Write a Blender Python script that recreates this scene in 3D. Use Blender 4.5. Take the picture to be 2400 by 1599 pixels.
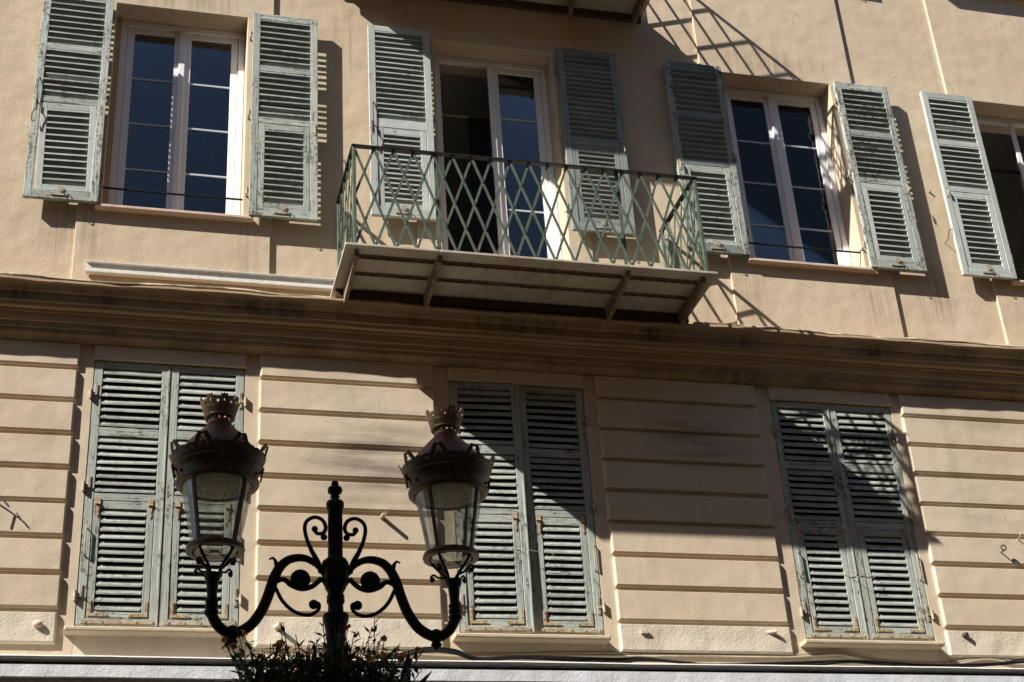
import bpy, math, random
from mathutils import Vector, Matrix
R = math.radians
random.seed(7)
for o in list(bpy.data.objects):
    bpy.data.objects.remove(o)
sc = bpy.context.scene
C = sc.collection

# ------------------------------------------------------------------ camera
def set_camera():
    pitch, yaw, roll = R(28.3067), R(15.9838), R(-3.9472)
    F = Vector((math.sin(yaw) * math.cos(pitch), math.cos(yaw) * math.cos(pitch), math.sin(pitch)))
    R0 = Vector((math.cos(yaw), -math.sin(yaw), 0))
    U0 = R0.cross(F)
    RR = R0 * math.cos(roll) + U0 * math.sin(roll)
    UU = U0 * math.cos(roll) - R0 * math.sin(roll)
    cam = bpy.data.cameras.new('camera')
    co = bpy.data.objects.new('camera', cam)
    C.objects.link(co)
    m = Matrix.Identity(4)
    for i in range(3):
        m[i][0], m[i][1], m[i][2] = RR[i], UU[i], -F[i]
    m[0][3], m[1][3], m[2][3] = 0, -10.2, 1.6
    co.matrix_world = m
    cam.sensor_width = 36
    cam.lens = 53.54
    cam.clip_start = 0.1
    cam.clip_end = 2000
    sc.camera = co
set_camera()

# ------------------------------------------------------------------ light
SUN = Vector((-2.3, -1.0, 2.1)).normalized()          # towards the sun
w = bpy.data.worlds.new('World')
sc.world = w
w.use_nodes = True
nt = w.node_tree
sky = nt.nodes.new('ShaderNodeTexSky')
sky.sky_type = 'NISHITA'
sky.sun_disc = False
sky.sun_elevation = math.asin(SUN.z)
sky.sun_rotation = math.atan2(SUN.x, SUN.y)
sky.air_density = 1.0
sky.dust_density = 0.6
sky.ozone_density = 1.4
nt.links.new(sky.outputs[0], nt.nodes['Background'].inputs[0])
nt.nodes['Background'].inputs[1].default_value = 0.05
sl = bpy.data.lights.new('sun', 'SUN')
sl.energy = 5.0
sl.angle = R(0.5)
sl.color = (1.0, 0.94, 0.86)
so = bpy.data.objects.new('sun', sl)
C.objects.link(so)
so.rotation_euler = SUN.to_track_quat('Z', 'Y').to_euler()
so.location = (-30, -15, 30)
vs = sc.view_settings
vs.view_transform = 'Standard'
vs.look = 'None'
vs.gamma = 1
vs.use_curve_mapping = False
vs.exposure = 0.85
sc.cycles.max_bounces = 5
sc.cycles.diffuse_bounces = 3
sc.cycles.glossy_bounces = 3
sc.cycles.caustics_reflective = False
sc.cycles.caustics_refractive = False
sc.cycles.transparent_max_bounces = 12

# ------------------------------------------------------------------ materials
M = {}
class NT:
    def __init__(s, name):
        s.m = bpy.data.materials.new(name)
        s.m.use_nodes = True
        s.t = s.m.node_tree
        s.b = s.t.nodes['Principled BSDF']
        s.g = s.n('ShaderNodeNewGeometry').outputs['Position']
        M[name] = s.m
    def n(s, typ, **kw):
        x = s.t.nodes.new(typ)
        for k, v in kw.items():
            setattr(x, k, v)
        return x
    def l(s, a, b):
        s.t.links.new(a, b)
    def map(s, scale):
        x = s.n('ShaderNodeMapping')
        x.inputs['Scale'].default_value = scale
        s.l(s.g, x.inputs[0])
        return x.outputs[0]
    def noise(s, scale, vec=None, detail=3, rough=0.55, dist=0.0):
        x = s.n('ShaderNodeTexNoise')
        x.inputs['Scale'].default_value = scale
        x.inputs['Detail'].default_value = detail
        x.inputs['Roughness'].default_value = rough
        x.inputs['Distortion'].default_value = dist
        s.l(vec or s.g, x.inputs['Vector'])
        return x.outputs['Fac']
    def ramp(s, fac, lo, hi):
        x = s.n('ShaderNodeMapRange')
        x.inputs[1].default_value = lo
        x.inputs[2].default_value = hi
        s.l(fac, x.inputs[0])
        return x.outputs[0]
    def math(s, op, a, b):
        x = s.n('ShaderNodeMath', operation=op)
        for i, v in enumerate((a, b)):
            if isinstance(v, (int, float)):
                x.inputs[i].default_value = v
            else:
                s.l(v, x.inputs[i])
        return x.outputs[0]
    def mix(s, fac, a, b):
        x = s.n('ShaderNodeMix', data_type='RGBA')
        if isinstance(fac, (int, float)):
            x.inputs[0].default_value = fac
        else:
            s.l(fac, x.inputs[0])
        for i, v in ((6, a), (7, b)):
            if isinstance(v, tuple):
                x.inputs[i].default_value = (*v, 1)
            else:
                s.l(v, x.inputs[i])
        return x.outputs[2]
    def bump(s, h, dist, strength=1.0, prev=None):
        x = s.n('ShaderNodeBump')
        x.inputs['Strength'].default_value = strength
        x.inputs['Distance'].default_value = dist
        s.l(h, x.inputs['Height'])
        if prev:
            s.l(prev, x.inputs['Normal'])
        return x.outputs[0]
    def out(s, col=None, rough=None, bump=None, metal=0.0, spec=None):
        if col is not None:
            if isinstance(col, tuple):
                s.b.inputs['Base Color'].default_value = (*col, 1)
            else:
                s.l(col, s.b.inputs['Base Color'])
        if rough is not None:
            if isinstance(rough, (int, float)):
                s.b.inputs['Roughness'].default_value = rough
            else:
                s.l(rough, s.b.inputs['Roughness'])
        if bump is not None:
            s.l(bump, s.b.inputs['Normal'])
        s.b.inputs['Metallic'].default_value = metal
        if spec is not None:
            s.b.inputs['Specular IOR Level'].default_value = spec

def stucco(name, c1, c2, grain, gd, big=0.004, streak=0.0, soot=0.0, sootcol=(0.03, 0.027, 0.025), band=None, spec=0.15, spots=(), drips=()):
    s = NT(name)
    blotch = s.ramp(s.noise(1.3, detail=3, rough=0.6), 0.35, 0.68)
    col = s.mix(blotch, c1, c2)
    patch = s.ramp(s.noise(0.85, detail=4, rough=0.45, dist=0.4), 0.575, 0.595)
    col = s.mix(s.math('MULTIPLY', patch, 0.22), col, tuple(min(0.9, x * y) for x, y in zip(c2, (1.06, 1.12, 1.22))))
    # faint drips
    drip = s.ramp(s.noise(1.0, s.map((7, 7, 0.5)), detail=2, rough=0.6), 0.55, 0.80)
    col = s.mix(s.math('MULTIPLY', drip, 0.30), col, tuple(x * 0.62 for x in c1))
    if drips:
        run = s.ramp(s.noise(1.0, s.map((26, 26, 0.9)), detail=3, rough=0.6), 0.40, 0.66)
        tot = 0.0
        for cx, cz, rx, rz in drips:
            vm = s.n('ShaderNodeVectorMath', operation='SUBTRACT')
            s.l(s.g, vm.inputs[0])
            vm.inputs[1].default_value = (cx, 0, cz)
            v2 = s.n('ShaderNodeVectorMath', operation='MULTIPLY')
            s.l(vm.outputs[0], v2.inputs[0])
            v2.inputs[1].default_value = (1 / rx, 0, 1 / rz)
            ln_ = s.n('ShaderNodeVectorMath', operation='LENGTH')
            s.l(v2.outputs[0], ln_.inputs[0])
            tot = s.math('MAXIMUM', tot, s.ramp(ln_.outputs['Value'], 1.0, 0.2))
        col = s.mix(s.math('MULTIPLY', s.math('MULTIPLY', run, tot), 0.5), col, (0.20, 0.145, 0.095))
    if streak:
        st = s.ramp(s.noise(1.0, s.map((0.9, 0.9, 9)), detail=4, rough=0.62), 0.36, 0.66)
        pat = s.math('MULTIPLY', s.ramp(s.noise(0.8, detail=1), 0.52, 0.70), 0.35)
        for cx, cz, rx, rz in spots:
            vm = s.n('ShaderNodeVectorMath', operation='SUBTRACT')
            s.l(s.g, vm.inputs[0])
            vm.inputs[1].default_value = (cx, 0, cz)
            v2 = s.n('ShaderNodeVectorMath', operation='MULTIPLY')
            s.l(vm.outputs[0], v2.inputs[0])
            v2.inputs[1].default_value = (1 / rx, 0, 1 / rz)
            ln_ = s.n('ShaderNodeVectorMath', operation='LENGTH')
            s.l(v2.outputs[0], ln_.inputs[0])
            pat = s.math('MAXIMUM', pat, s.ramp(ln_.outputs['Value'], 1.0, 0.25))
        col = s.mix(s.math('MULTIPLY', s.math('MULTIPLY', st, pat), streak), col, (0.15, 0.115, 0.11))
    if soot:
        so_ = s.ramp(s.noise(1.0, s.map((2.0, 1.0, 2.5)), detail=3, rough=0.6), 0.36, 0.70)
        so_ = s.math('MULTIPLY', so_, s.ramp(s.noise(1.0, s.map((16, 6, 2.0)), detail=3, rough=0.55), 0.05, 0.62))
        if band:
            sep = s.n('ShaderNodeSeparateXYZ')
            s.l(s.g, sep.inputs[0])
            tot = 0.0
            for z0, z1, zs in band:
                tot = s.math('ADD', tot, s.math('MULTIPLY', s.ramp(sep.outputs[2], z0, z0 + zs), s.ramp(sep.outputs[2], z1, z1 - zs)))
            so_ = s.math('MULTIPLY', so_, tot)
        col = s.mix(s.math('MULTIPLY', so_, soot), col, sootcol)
    # hairline cracks, few
    v = s.n('ShaderNodeTexVoronoi', feature='DISTANCE_TO_EDGE')
    v.inputs['Scale'].default_value = 1.1
    wob = s.n('ShaderNodeVectorMath', operation='ADD')
    nz = s.n('ShaderNodeTexNoise')
    nz.inputs['Scale'].default_value = 3.5
    nz.inputs['Detail'].default_value = 2
    s.l(s.g, nz.inputs['Vector'])
    s.l(s.g, wob.inputs[0])
    wsc = s.n('ShaderNodeVectorMath', operation='SCALE')
    wsc.inputs['Scale'].default_value = 0.38
    s.l(nz.outputs['Color'], wsc.inputs[0])
    s.l(wsc.outputs[0], wob.inputs[1])
    s.l(wob.outputs[0], v.inputs['Vector'])
    cr = s.ramp(v.outputs['Distance'], 0.0052, 0.001)
    crm = s.math('MULTIPLY', cr, s.ramp(blotch, 0.45, 0.85))
    col = s.mix(s.math('MULTIPLY', crm, 0.42), col, tuple(x * 0.3 for x in c1))
    hgt = s.math('MULTIPLY', s.noise(grain, detail=2, rough=0.55, dist=0.6), gd)
    hgt = s.math('ADD', hgt, s.math('MULTIPLY', s.noise(5, detail=1), big * 3.2))
    b3 = s.bump(hgt, 1.0)
    s.out(col, 0.9, b3, spec=spec)

stucco('wall_stucco', (0.565, 0.458, 0.328), (0.62, 0.51, 0.375), 58, 0.0019, big=0.0025, drips=((1.68, 10.15, 0.22, 0.5), (-0.55, 8.05, 0.25, 0.4), (6.80, 8.1, 0.3, 0.45)))
stucco('bay_stucco', (0.57, 0.462, 0.332), (0.62, 0.512, 0.378), 58, 0.0019, big=0.0025, drips=((-0.33, 8.0, 0.16, 0.4), (0.85, 7.95, 0.16, 0.4), (5.05, 8.0, 0.18, 0.45), (6.22, 7.95, 0.16, 0.4), (5.6, 10.45, 0.7, 0.25), (0.25, 10.4, 0.7, 0.2)))
stucco('block_stucco', (0.605, 0.50, 0.37), (0.66, 0.555, 0.425), 60, 0.0013, big=0.002, streak=0.75, spots=((1.85, 6.20, 0.75, 0.55), (4.45, 6.55, 0.6, 0.35)))
stucco('pale_stucco', (0.66, 0.585, 0.465), (0.71, 0.64, 0.53), 45, 0.0032, big=0.004)
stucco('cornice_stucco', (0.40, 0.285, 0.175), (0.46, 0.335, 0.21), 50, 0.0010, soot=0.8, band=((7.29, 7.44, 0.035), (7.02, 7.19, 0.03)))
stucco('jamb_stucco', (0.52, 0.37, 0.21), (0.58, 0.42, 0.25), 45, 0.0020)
stucco('sill_stone', (0.60, 0.45, 0.36), (0.66, 0.52, 0.42), 60, 0.0015)
stucco('white_render', (0.60, 0.62, 0.65), (0.68, 0.69, 0.72), 50, 0.0035)
stucco('marble', (0.48, 0.44, 0.365), (0.58, 0.54, 0.47), 60, 0.0006, soot=0.6, sootcol=(0.22, 0.13, 0.07), spec=0.3)
stucco('street', (0.085, 0.067, 0.046), (0.105, 0.084, 0.060), 20, 0.002)
stucco('far_wall', (0.44, 0.29, 0.16), (0.49, 0.33, 0.19), 20, 0.003)
stucco('room_plaster', (0.78, 0.77, 0.70), (0.82, 0.80, 0.74), 20, 0.0005)

def paint(name, c1, c2, wood, wear, grain, crack=1.0):
    """old oil paint over grey wood; grain 'h' runs along x, 'v' along z"""
    s = NT(name)
    sc_ = (5, 30, 75) if grain == 'h' else (75, 30, 5)
    v = s.map(sc_)
    n1 = s.noise(1.0, v, detail=4, rough=0.7)
    n2 = s.noise(2.6, detail=2, rough=0.65)
    n3 = s.noise(28, detail=3, rough=0.75)
    f = s.math('ADD', s.math('MULTIPLY', n1, 0.50), s.math('ADD', s.math('MULTIPLY', n2, 0.28), s.math('MULTIPLY', n3, 0.42)))
    mask = s.ramp(f, 0.72 - wear, 0.75 - wear)          # 1 = bare wood
    base = s.mix(s.ramp(s.noise(9, detail=4), 0.3, 0.7), c1, c2)
    base = s.mix(s.math('MULTIPLY', s.ramp(n1, 0.5, 0.8), 0.35), base, tuple(x * 0.55 for x in c1))
    dirt = s.ramp(s.noise(45, detail=3), 0.62, 0.72)
    base = s.mix(s.math('MULTIPLY', dirt, 0.35), base, (0.10, 0.10, 0.08))
    w2 = s.mix(s.ramp(n1, 0.35, 0.65), wood, tuple(x * 2.2 for x in wood))
    col = s.mix(mask, base, w2)
    rnd = s.n('ShaderNodeObjectInfo').outputs['Random']
    hs = s.n('ShaderNodeHueSaturation')
    s.l(s.math('ADD', s.math('MULTIPLY', rnd, 0.26), 0.86), hs.inputs['Value'])
    s.l(col, hs.inputs['Color'])
    col = hs.outputs[0]
    ln = s.ramp(s.noise(1.0, s.map((3, 20, 190) if grain == 'h' else (190, 20, 3)), detail=3), 0.56, 0.64)
    col = s.mix(s.math('MULTIPLY', ln, 0.45 * crack), col, tuple(x * 0.5 for x in wood))
    b = s.bump(s.math('SUBTRACT', s.math('MULTIPLY', n1, 0.6), s.math('ADD', mask, s.math('MULTIPLY', ln, crack * 0.6))), 0.0022)
    s.out(col, 0.62, b, spec=0.3)

GREEN1, GREEN2 = (0.39, 0.43, 0.385), (0.455, 0.495, 0.45)
GREY1, GREY2 = (0.315, 0.35, 0.31), (0.405, 0.44, 0.395)
for g in 'hv':
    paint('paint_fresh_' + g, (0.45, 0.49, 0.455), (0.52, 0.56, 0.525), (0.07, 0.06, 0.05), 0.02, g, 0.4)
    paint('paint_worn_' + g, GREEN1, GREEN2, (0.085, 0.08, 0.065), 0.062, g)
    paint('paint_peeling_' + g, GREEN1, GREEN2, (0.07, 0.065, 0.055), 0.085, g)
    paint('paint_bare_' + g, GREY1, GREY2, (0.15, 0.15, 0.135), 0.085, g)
    paint('paint_slat_' + g, (0.225, 0.255, 0.235), (0.29, 0.32, 0.295), (0.09, 0.083, 0.07), 0.03, g)  # open slat faces: shade between the louvres put into darker paint
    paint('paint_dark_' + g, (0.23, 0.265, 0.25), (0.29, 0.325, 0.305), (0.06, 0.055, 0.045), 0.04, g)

def simple(name, col, rough=0.5, metal=0.0, var=0.25, bump=0.0006, scale=30, col2=None, spec=0.4):
    s = NT(name)
    n = s.noise(scale, detail=5, rough=0.65)
    c2 = col2 or tuple(x * (1 - var) for x in col)
    c = s.mix(s.ramp(n, 0.38, 0.66), col, c2)
    s.out(c, rough, s.bump(n, bump), metal, spec)
simple('window_white', (0.86, 0.86, 0.89), 0.35, var=0.04, bump=0.0001)
simple('muntin_white', (0.50, 0.55, 0.62), 0.4, var=0.05, bump=0.0001)
simple('channel_white', (0.70, 0.69, 0.66), 0.4, var=0.1, col2=(0.58, 0.55, 0.50))
simple('rail_green', (0.068, 0.100, 0.074), 0.5, var=0.35, scale=14, col2=(0.125, 0.15, 0.115))
simple('rail_black', (0.012, 0.014, 0.013), 0.45)
simple('rust_iron', (0.16, 0.095, 0.06), 0.85, col2=(0.30, 0.24, 0.18), scale=22, bump=0.0015)
simple('rust_dark', (0.055, 0.035, 0.025), 0.85, col2=(0.12, 0.07, 0.045), scale=40, bump=0.0015)
simple('hinge_cream', (0.44, 0.42, 0.34), 0.6, col2=(0.28, 0.20, 0.12), scale=26)
simple('hardware_rust', (0.50, 0.43, 0.30), 0.75, col2=(0.30, 0.19, 0.09), scale=35, bump=0.001)
simple('iron_black', (0.006, 0.006, 0.006), 0.5, var=0.3, bump=0.0004, spec=0.2)
simple('bronze', (0.075, 0.052, 0.032), 0.42, metal=0.3, col2=(0.045, 0.031, 0.02), scale=18, bump=0.0005)
simple('bronze_gold', (0.17, 0.115, 0.062), 0.5, metal=0.5, col2=(0.10, 0.066, 0.038), scale=22)
simple('cone_brown', (0.13, 0.046, 0.032), 0.4, metal=0.2, col2=(0.09, 0.034, 0.025), scale=12)
simple('lamp_disc', (0.45, 0.45, 0.43), 0.6, var=0.2, scale=20)
simple('cable_black', (0.012, 0.012, 0.012), 0.55)
simple('cable_cream', (0.56, 0.49, 0.37), 0.7)
simple('wire_dark', (0.05, 0.04, 0.03), 0.7)
simple('leaf_green', (0.055, 0.085, 0.03), 0.6, col2=(0.03, 0.048, 0.02), scale=12, bump=0)
simple('leaf_dark', (0.015, 0.022, 0.014), 0.6, bump=0)
simple('petal_orange', (0.66, 0.31, 0.03), 0.6, col2=(0.5, 0.20, 0.02), scale=40, bump=0)
simple('petal_yellow', (0.78, 0.48, 0.05), 0.6, col2=(0.65, 0.34, 0.03), scale=40, bump=0)
simple('petal_violet', (0.10, 0.09, 0.22), 0.6, bump=0)
simple('soil', (0.03, 0.022, 0.015), 0.95)
simple('curtain', (0.035, 0.035, 0.05), 0.9, bump=0)
simple('roof_tile', (0.32, 0.16, 0.10), 0.8)
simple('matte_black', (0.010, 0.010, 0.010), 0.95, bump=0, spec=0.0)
simple('dark_glass', (0.02, 0.025, 0.03), 0.08)

def glass(name, tint, ior=1.5, rough=0.0, dirt=0.0, gain=1.0, base=0.0):
    s = NT(name)
    t = s.t
    t.nodes.remove(s.b)
    tr = s.n('ShaderNodeBsdfTransparent')
    tr.inputs[0].default_value = (*tint, 1)
    gl = s.n('ShaderNodeBsdfGlossy')
    gl.inputs['Roughness'].default_value = rough
    fr = s.n('ShaderNodeFresnel')
    fr.inputs[0].default_value = ior
    mx = s.n('ShaderNodeMixShader')
    s.l(s.math('MULTIPLY', fr.outputs[0], gain), mx.inputs[0])
    s.l(tr.outputs[0], mx.inputs[1])
    s.l(gl.outputs[0], mx.inputs[2])
    o = mx.outputs[0]
    if dirt:
        df = s.n('ShaderNodeBsdfDiffuse')
        df.inputs[0].default_value = (0.5, 0.5, 0.45, 1)
        m2 = s.n('ShaderNodeMixShader')
        s.l(s.math('MULTIPLY', s.ramp(s.noise(1, s.map((22, 22, 3)), detail=4), 0.35, 0.8), dirt) if not base else s.math('ADD', s.math('MULTIPLY', s.ramp(s.noise(1, s.map((22, 22, 3)), detail=4), 0.35, 0.8), dirt), base), m2.inputs[0])
        s.l(o, m2.inputs[1])
        s.l(df.outputs[0], m2.inputs[2])
        o = m2.outputs[0]
    s.l(o, t.nodes['Material Output'].inputs[0])
glass('window_glass', (0.75, 0.8, 0.85), 1.52, gain=1.3)
glass('lantern_glass', (0.90, 0.91, 0.88), 1.5, 0.06, dirt=0.35, gain=0.2, base=0.2)

# ------------------------------------------------------------------ mesh helpers
class MB:
    def __init__(s):
        s.v, s.f = [], []
    def add(s, vs, fs):
        k = len(s.v)
        s.v += [tuple(p) for p in vs]
        s.f += [tuple(i + k for i in f) for f in fs]
        return s
    def box(s, x0, x1, y0, y1, z0, z1):
        return s.add([(x0, y0, z0), (x1, y0, z0), (x1, y1, z0), (x0, y1, z0), (x0, y0, z1), (x1, y0, z1), (x1, y1, z1), (x0, y1, z1)],
                     [(0, 3, 2, 1), (4, 5, 6, 7), (0, 1, 5, 4), (1, 2, 6, 5), (2, 3, 7, 6), (3, 0, 4, 7)])
    def block(s, x0, x1, y0, y1, z0, z1, cs, cb, ct):
        """plaster block: side, bottom and top arrises chamfered by different amounts"""
        P = [(x0, y1, z0), (x1, y1, z0), (x1, y1, z1), (x0, y1, z1),
             (x0, y0 + cs, z0), (x1, y0 + cs, z0), (x1, y0 + cs, z1), (x0, y0 + cs, z1),
             (x0 + cs, y0, z0 + cb), (x1 - cs, y0, z0 + cb), (x1 - cs, y0, z1 - ct), (x0 + cs, y0, z1 - ct)]
        F = [(0, 3, 2, 1), (0, 1, 5, 4), (1, 2, 6, 5), (2, 3, 7, 6), (3, 0, 4, 7),
             (4, 5, 9, 8), (5, 6, 10, 9), (6, 7, 11, 10), (7, 4, 8, 11), (8, 9, 10, 11)]
        return s.add(P, F)
    def cbox(s, x0, x1, y0, y1, z0, z1, c):
        """box whose front (y0) edges are chamfered"""
        P = [(x0, y1, z0), (x1, y1, z0), (x1, y1, z1), (x0, y1, z1),
             (x0, y0 + c, z0), (x1, y0 + c, z0), (x1, y0 + c, z1), (x0, y0 + c, z1),
             (x0 + c, y0, z0 + c), (x1 - c, y0, z0 + c), (x1 - c, y0, z1 - c), (x0 + c, y0, z1 - c)]
        F = [(0, 3, 2, 1), (0, 1, 5, 4), (1, 2, 6, 5), (2, 3, 7, 6), (3, 0, 4, 7),
             (4, 5, 9, 8), (5, 6, 10, 9), (6, 7, 11, 10), (7, 4, 8, 11), (8, 9, 10, 11)]
        return s.add(P, F)
    def bar(s, a, b, wdt, thk, n):
        """flat bar from a to b; n = direction of the thin side"""
        a, b, n = Vector(a), Vector(b), Vector(n).normalized()
        d = (b - a).normalized()
        u = d.cross(n).normalized() * wdt / 2
        t = n * thk / 2
        P = [a - u - t, a + u - t, a + u + t, a - u + t, b - u - t, b + u - t, b + u + t, b - u + t]
        return s.add(P, [(0, 1, 2, 3), (7, 6, 5, 4), (0, 4, 5, 1), (1, 5, 6, 2), (2, 6, 7, 3), (3, 7, 4, 0)])
    def tube(s, pts, r, n=8, flat=None):
        pts = [Vector(p) for p in pts]
        rr = r if isinstance(r, (list, tuple)) else [r] * len(pts)
        k0 = len(s.v)
        prev = None
        for i, p in enumerate(pts):
            d = (pts[min(i + 1, len(pts) - 1)] - pts[max(i - 1, 0)]).normalized()
            if prev is None:
                u = d.cross(Vector((0, 1, 0)))
                if u.length < 0.1:
                    u = d.cross(Vector((1, 0, 0)))
            else:
                u = prev - d * prev.dot(d)
            u.normalize()
            prev = u
            q = d.cross(u)
            for j in range(n):
                a = 2 * math.pi * j / n
                s.v.append(tuple(p + (u * math.cos(a) + q * math.sin(a)) * rr[i]))
        m = len(pts)
        for i in range(m - 1):
            for j in range(n):
                a, b = k0 + i * n + j, k0 + i * n + (j + 1) % n
                s.f.append((a, b, b + n, a + n))
        s.f.append(tuple(k0 + j for j in range(n))[::-1])
        s.f.append(tuple(k0 + (m - 1) * n + j for j in range(n)))
        return s
    def lathe(s, prof, n=32, c=(0, 0, 0), cap=True):
        k0 = len(s.v)
        for r, z in prof:
            for j in range(n):
                a = 2 * math.pi * j / n
                s.v.append((c[0] + r * math.cos(a), c[1] + r * math.sin(a), c[2] + z))
        for i in range(len(prof) - 1):
            for j in range(n):
                a, b = k0 + i * n + j, k0 + i * n + (j + 1) % n
                s.f.append((a, b, b + n, a + n))
        if cap:
            s.f.append(tuple(k0 + j for j in range(n))[::-1])
            s.f.append(tuple(k0 + (len(prof) - 1) * n + j for j in range(n)))
        return s
    def ball(s, c, r, n=12, m=8, sq=(1, 1, 1)):
        prof = []
        k0 = len(s.v)
        for i in range(m + 1):
            t = math.pi * i / m
            for j in range(n):
                a = 2 * math.pi * j / n
                s.v.append((c[0] + sq[0] * r * max(math.sin(t), .02) * math.cos(a), c[1] + sq[1] * r * max(math.sin(t), .02) * math.sin(a), c[2] - sq[2] * r * math.cos(t)))
        for i in range(m):
            for j in range(n):
                a, b = k0 + i * n + j, k0 + i * n + (j + 1) % n
                s.f.append((a, b, b + n, a + n))
        return s
    def extrude_x(s, prof, xs, wob=None):
        """profile (y,z) swept along the list of x, with a wobble function (x, i) -> (dy, dz)"""
        k0 = len(s.v)
        n = len(prof)
        for x in xs:
            for i, (y, z) in enumerate(prof):
                dy, dz = wob(x, i) if wob else (0, 0)
                s.v.append((x, y + dy, z + dz))
        for a in range(len(xs) - 1):
            for i in range(n):
                p, q = k0 + a * n + i, k0 + a * n + (i + 1) % n
                s.f.append((p, q, q + n, p + n))
        s.f.append(tuple(k0 + i for i in range(n)))
        s.f.append(tuple(k0 + (len(xs) - 1) * n + i for i in range(n))[::-1])
        return s
    def mesh(s, name, mat, smooth=None):
        me = bpy.data.meshes.new(name)
        me.from_pydata(s.v, [], s.f)
        import bmesh
        bm = bmesh.new()
        bm.from_mesh(me)
        bmesh.ops.recalc_face_normals(bm, faces=bm.faces)
        bm.to_mesh(me)
        bm.free()
        if mat:
            me.materials.append(M[mat])
        if smooth:
            me.polygons.foreach_set('use_smooth', [True] * len(me.polygons))
            me.set_sharp_from_angle(angle=R(smooth))
        return me
    def build(s, name, mat, parent=None, smooth=None, loc=None, bevel=0, seg=2):
        return place(name, s.mesh(name, mat, smooth), parent, loc, bevel=bevel, seg=seg)

def place(name, me, parent=None, loc=None, rot=None, bevel=0, seg=2):
    o = bpy.data.objects.new(name, me)
    C.objects.link(o)
    if parent:
        o.parent = parent
    if loc is not None:
        o.location = loc
    if rot is not None:
        o.rotation_euler = rot
    if bevel:
        b = o.modifiers.new('edge', 'BEVEL')
        b.width = bevel
        b.segments = seg
        b.limit_method = 'ANGLE'
        b.angle_limit = R(40)
    return o
def empty(name, loc=(0, 0, 0), parent=None, rot=None):
    o = bpy.data.objects.new(name, None)
    C.objects.link(o)
    o.location = loc
    o.empty_display_size = 0.1
    if parent:
        o.parent = parent
    if rot:
        o.rotation_euler = rot
    return o
def tag(o, label=None, cat=None, group=None, kind=None):
    for k, v in (('label', label), ('category', cat), ('group', group), ('kind', kind)):
        if v:
            o[k] = v
    return o
def spline(pts, n=6):
    """Catmull-Rom through points"""
    P = [Vector(p) for p in pts]
    out = []
    for i in range(len(P) - 1):
        a, b, c, d = P[max(i - 1, 0)], P[i], P[i + 1], P[min(i + 2, len(P) - 1)]
        for k in range(n):
            t = k / n
            out.append(0.5 * ((2 * b) + (c - a) * t + (2 * a - 5 * b + 4 * c - d) * t * t + (3 * b - a - 3 * c + d) * t ** 3))
    out.append(P[-1])
    return out

# ------------------------------------------------------------------ ground
g = MB().add([(-400, -400, 0), (400, -400, 0), (400, 400, 0), (-400, 400, 0)], [(0, 1, 2, 3)]).build('street_ground', 'street')
tag(g, kind='structure')
g = MB().box(-30, 30, -4.2, -0.12, 0.004, 0.13).build('pavement', 'street')
tag(g, kind='structure')

# ------------------------------------------------------------------ the building
B = empty('apartment_building', (3.4, 0, 0))
tag(B, 'peach stuccoed town house with rusticated lower storey, cornice and iron balcony', 'building')
OFF = (-3.4, 0, 0)            # children are written in world coordinates
def bpart(mb, name, mat, smooth=None, bevel=0, seg=2, label=None):
    o = mb.build(name, mat, B, smooth, OFF, bevel, seg)
    if label:
        o['label'] = label
    return o

XL, XR, ZT, YB = -4.0, 11.5, 15.2, 0.45
def wall_grid(xs, zs, holes, yf, yb):
    """one solid wall panel on a grid of cuts; cells in `holes` (column, row) are openings"""
    m = MB()
    idx = {}
    def v(i, k, f):
        key = (i, k, f)
        if key not in idx:
            idx[key] = len(m.v)
            m.v.append((xs[i], yb if f else yf, zs[k]))
        return idx[key]
    solid = lambda i, k: 0 <= i < len(xs) - 1 and 0 <= k < len(zs) - 1 and (i, k) not in holes
    for i in range(len(xs) - 1):
        for k in range(len(zs) - 1):
            if not solid(i, k):
                continue
            q = [(i, k), (i + 1, k), (i + 1, k + 1), (i, k + 1)]
            m.f.append(tuple(v(*p, 0) for p in q))
            m.f.append(tuple(v(*p, 1) for p in q[::-1]))
            for e, (di, dk) in enumerate(((0, -1), (1, 0), (0, 1), (-1, 0))):
                if not solid(i + di, k + dk):
                    p, r = q[e], q[(e + 1) % 4]
                    m.f.append((v(*p, 0), v(*p, 1), v(*r, 1), v(*r, 0)))
    return m

ZC = 7.465                    # top of the cornice
SILL, HEAD = 8.25, 10.285
# (bay x0, bay x1, opening x0, opening x1, opening z0)
BAYS = [(-0.462, 1.011, -0.285, 0.790, SILL), (2.19, 3.675, 2.395, 3.470, 7.575), (4.888, 6.414, 5.095, 6.170, SILL), (7.412, 8.93, 7.635, 8.71, SILL)]
for x0, x1, a, b, z0 in BAYS:
    bpart(wall_grid([x0, a, b, x1], [ZC, z0, HEAD, SILL + 3.36, HEAD + 3.3, ZT], {(1, 1), (1, 3)}, 0.0, YB), 'window_bay', 'bay_stucco', bevel=0.006)
xs = [XL] + [v for bb in BAYS for v in bb[:2]] + [XR]
for i in range(0, len(xs), 2):
    bpart(MB().box(xs[i] + 0.001, xs[i + 1] - 0.001, 0.025, YB - 0.002, ZC, ZT), 'wall_pier', 'wall_stucco')
bpart(MB().box(XL, XR, -0.02, YB + 0.01, ZT + 0.002, ZT + 0.25).box(XL, XR, -0.5, YB, ZT + 0.252, ZT + 0.4), 'eaves', 'cornice_stucco')

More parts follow.
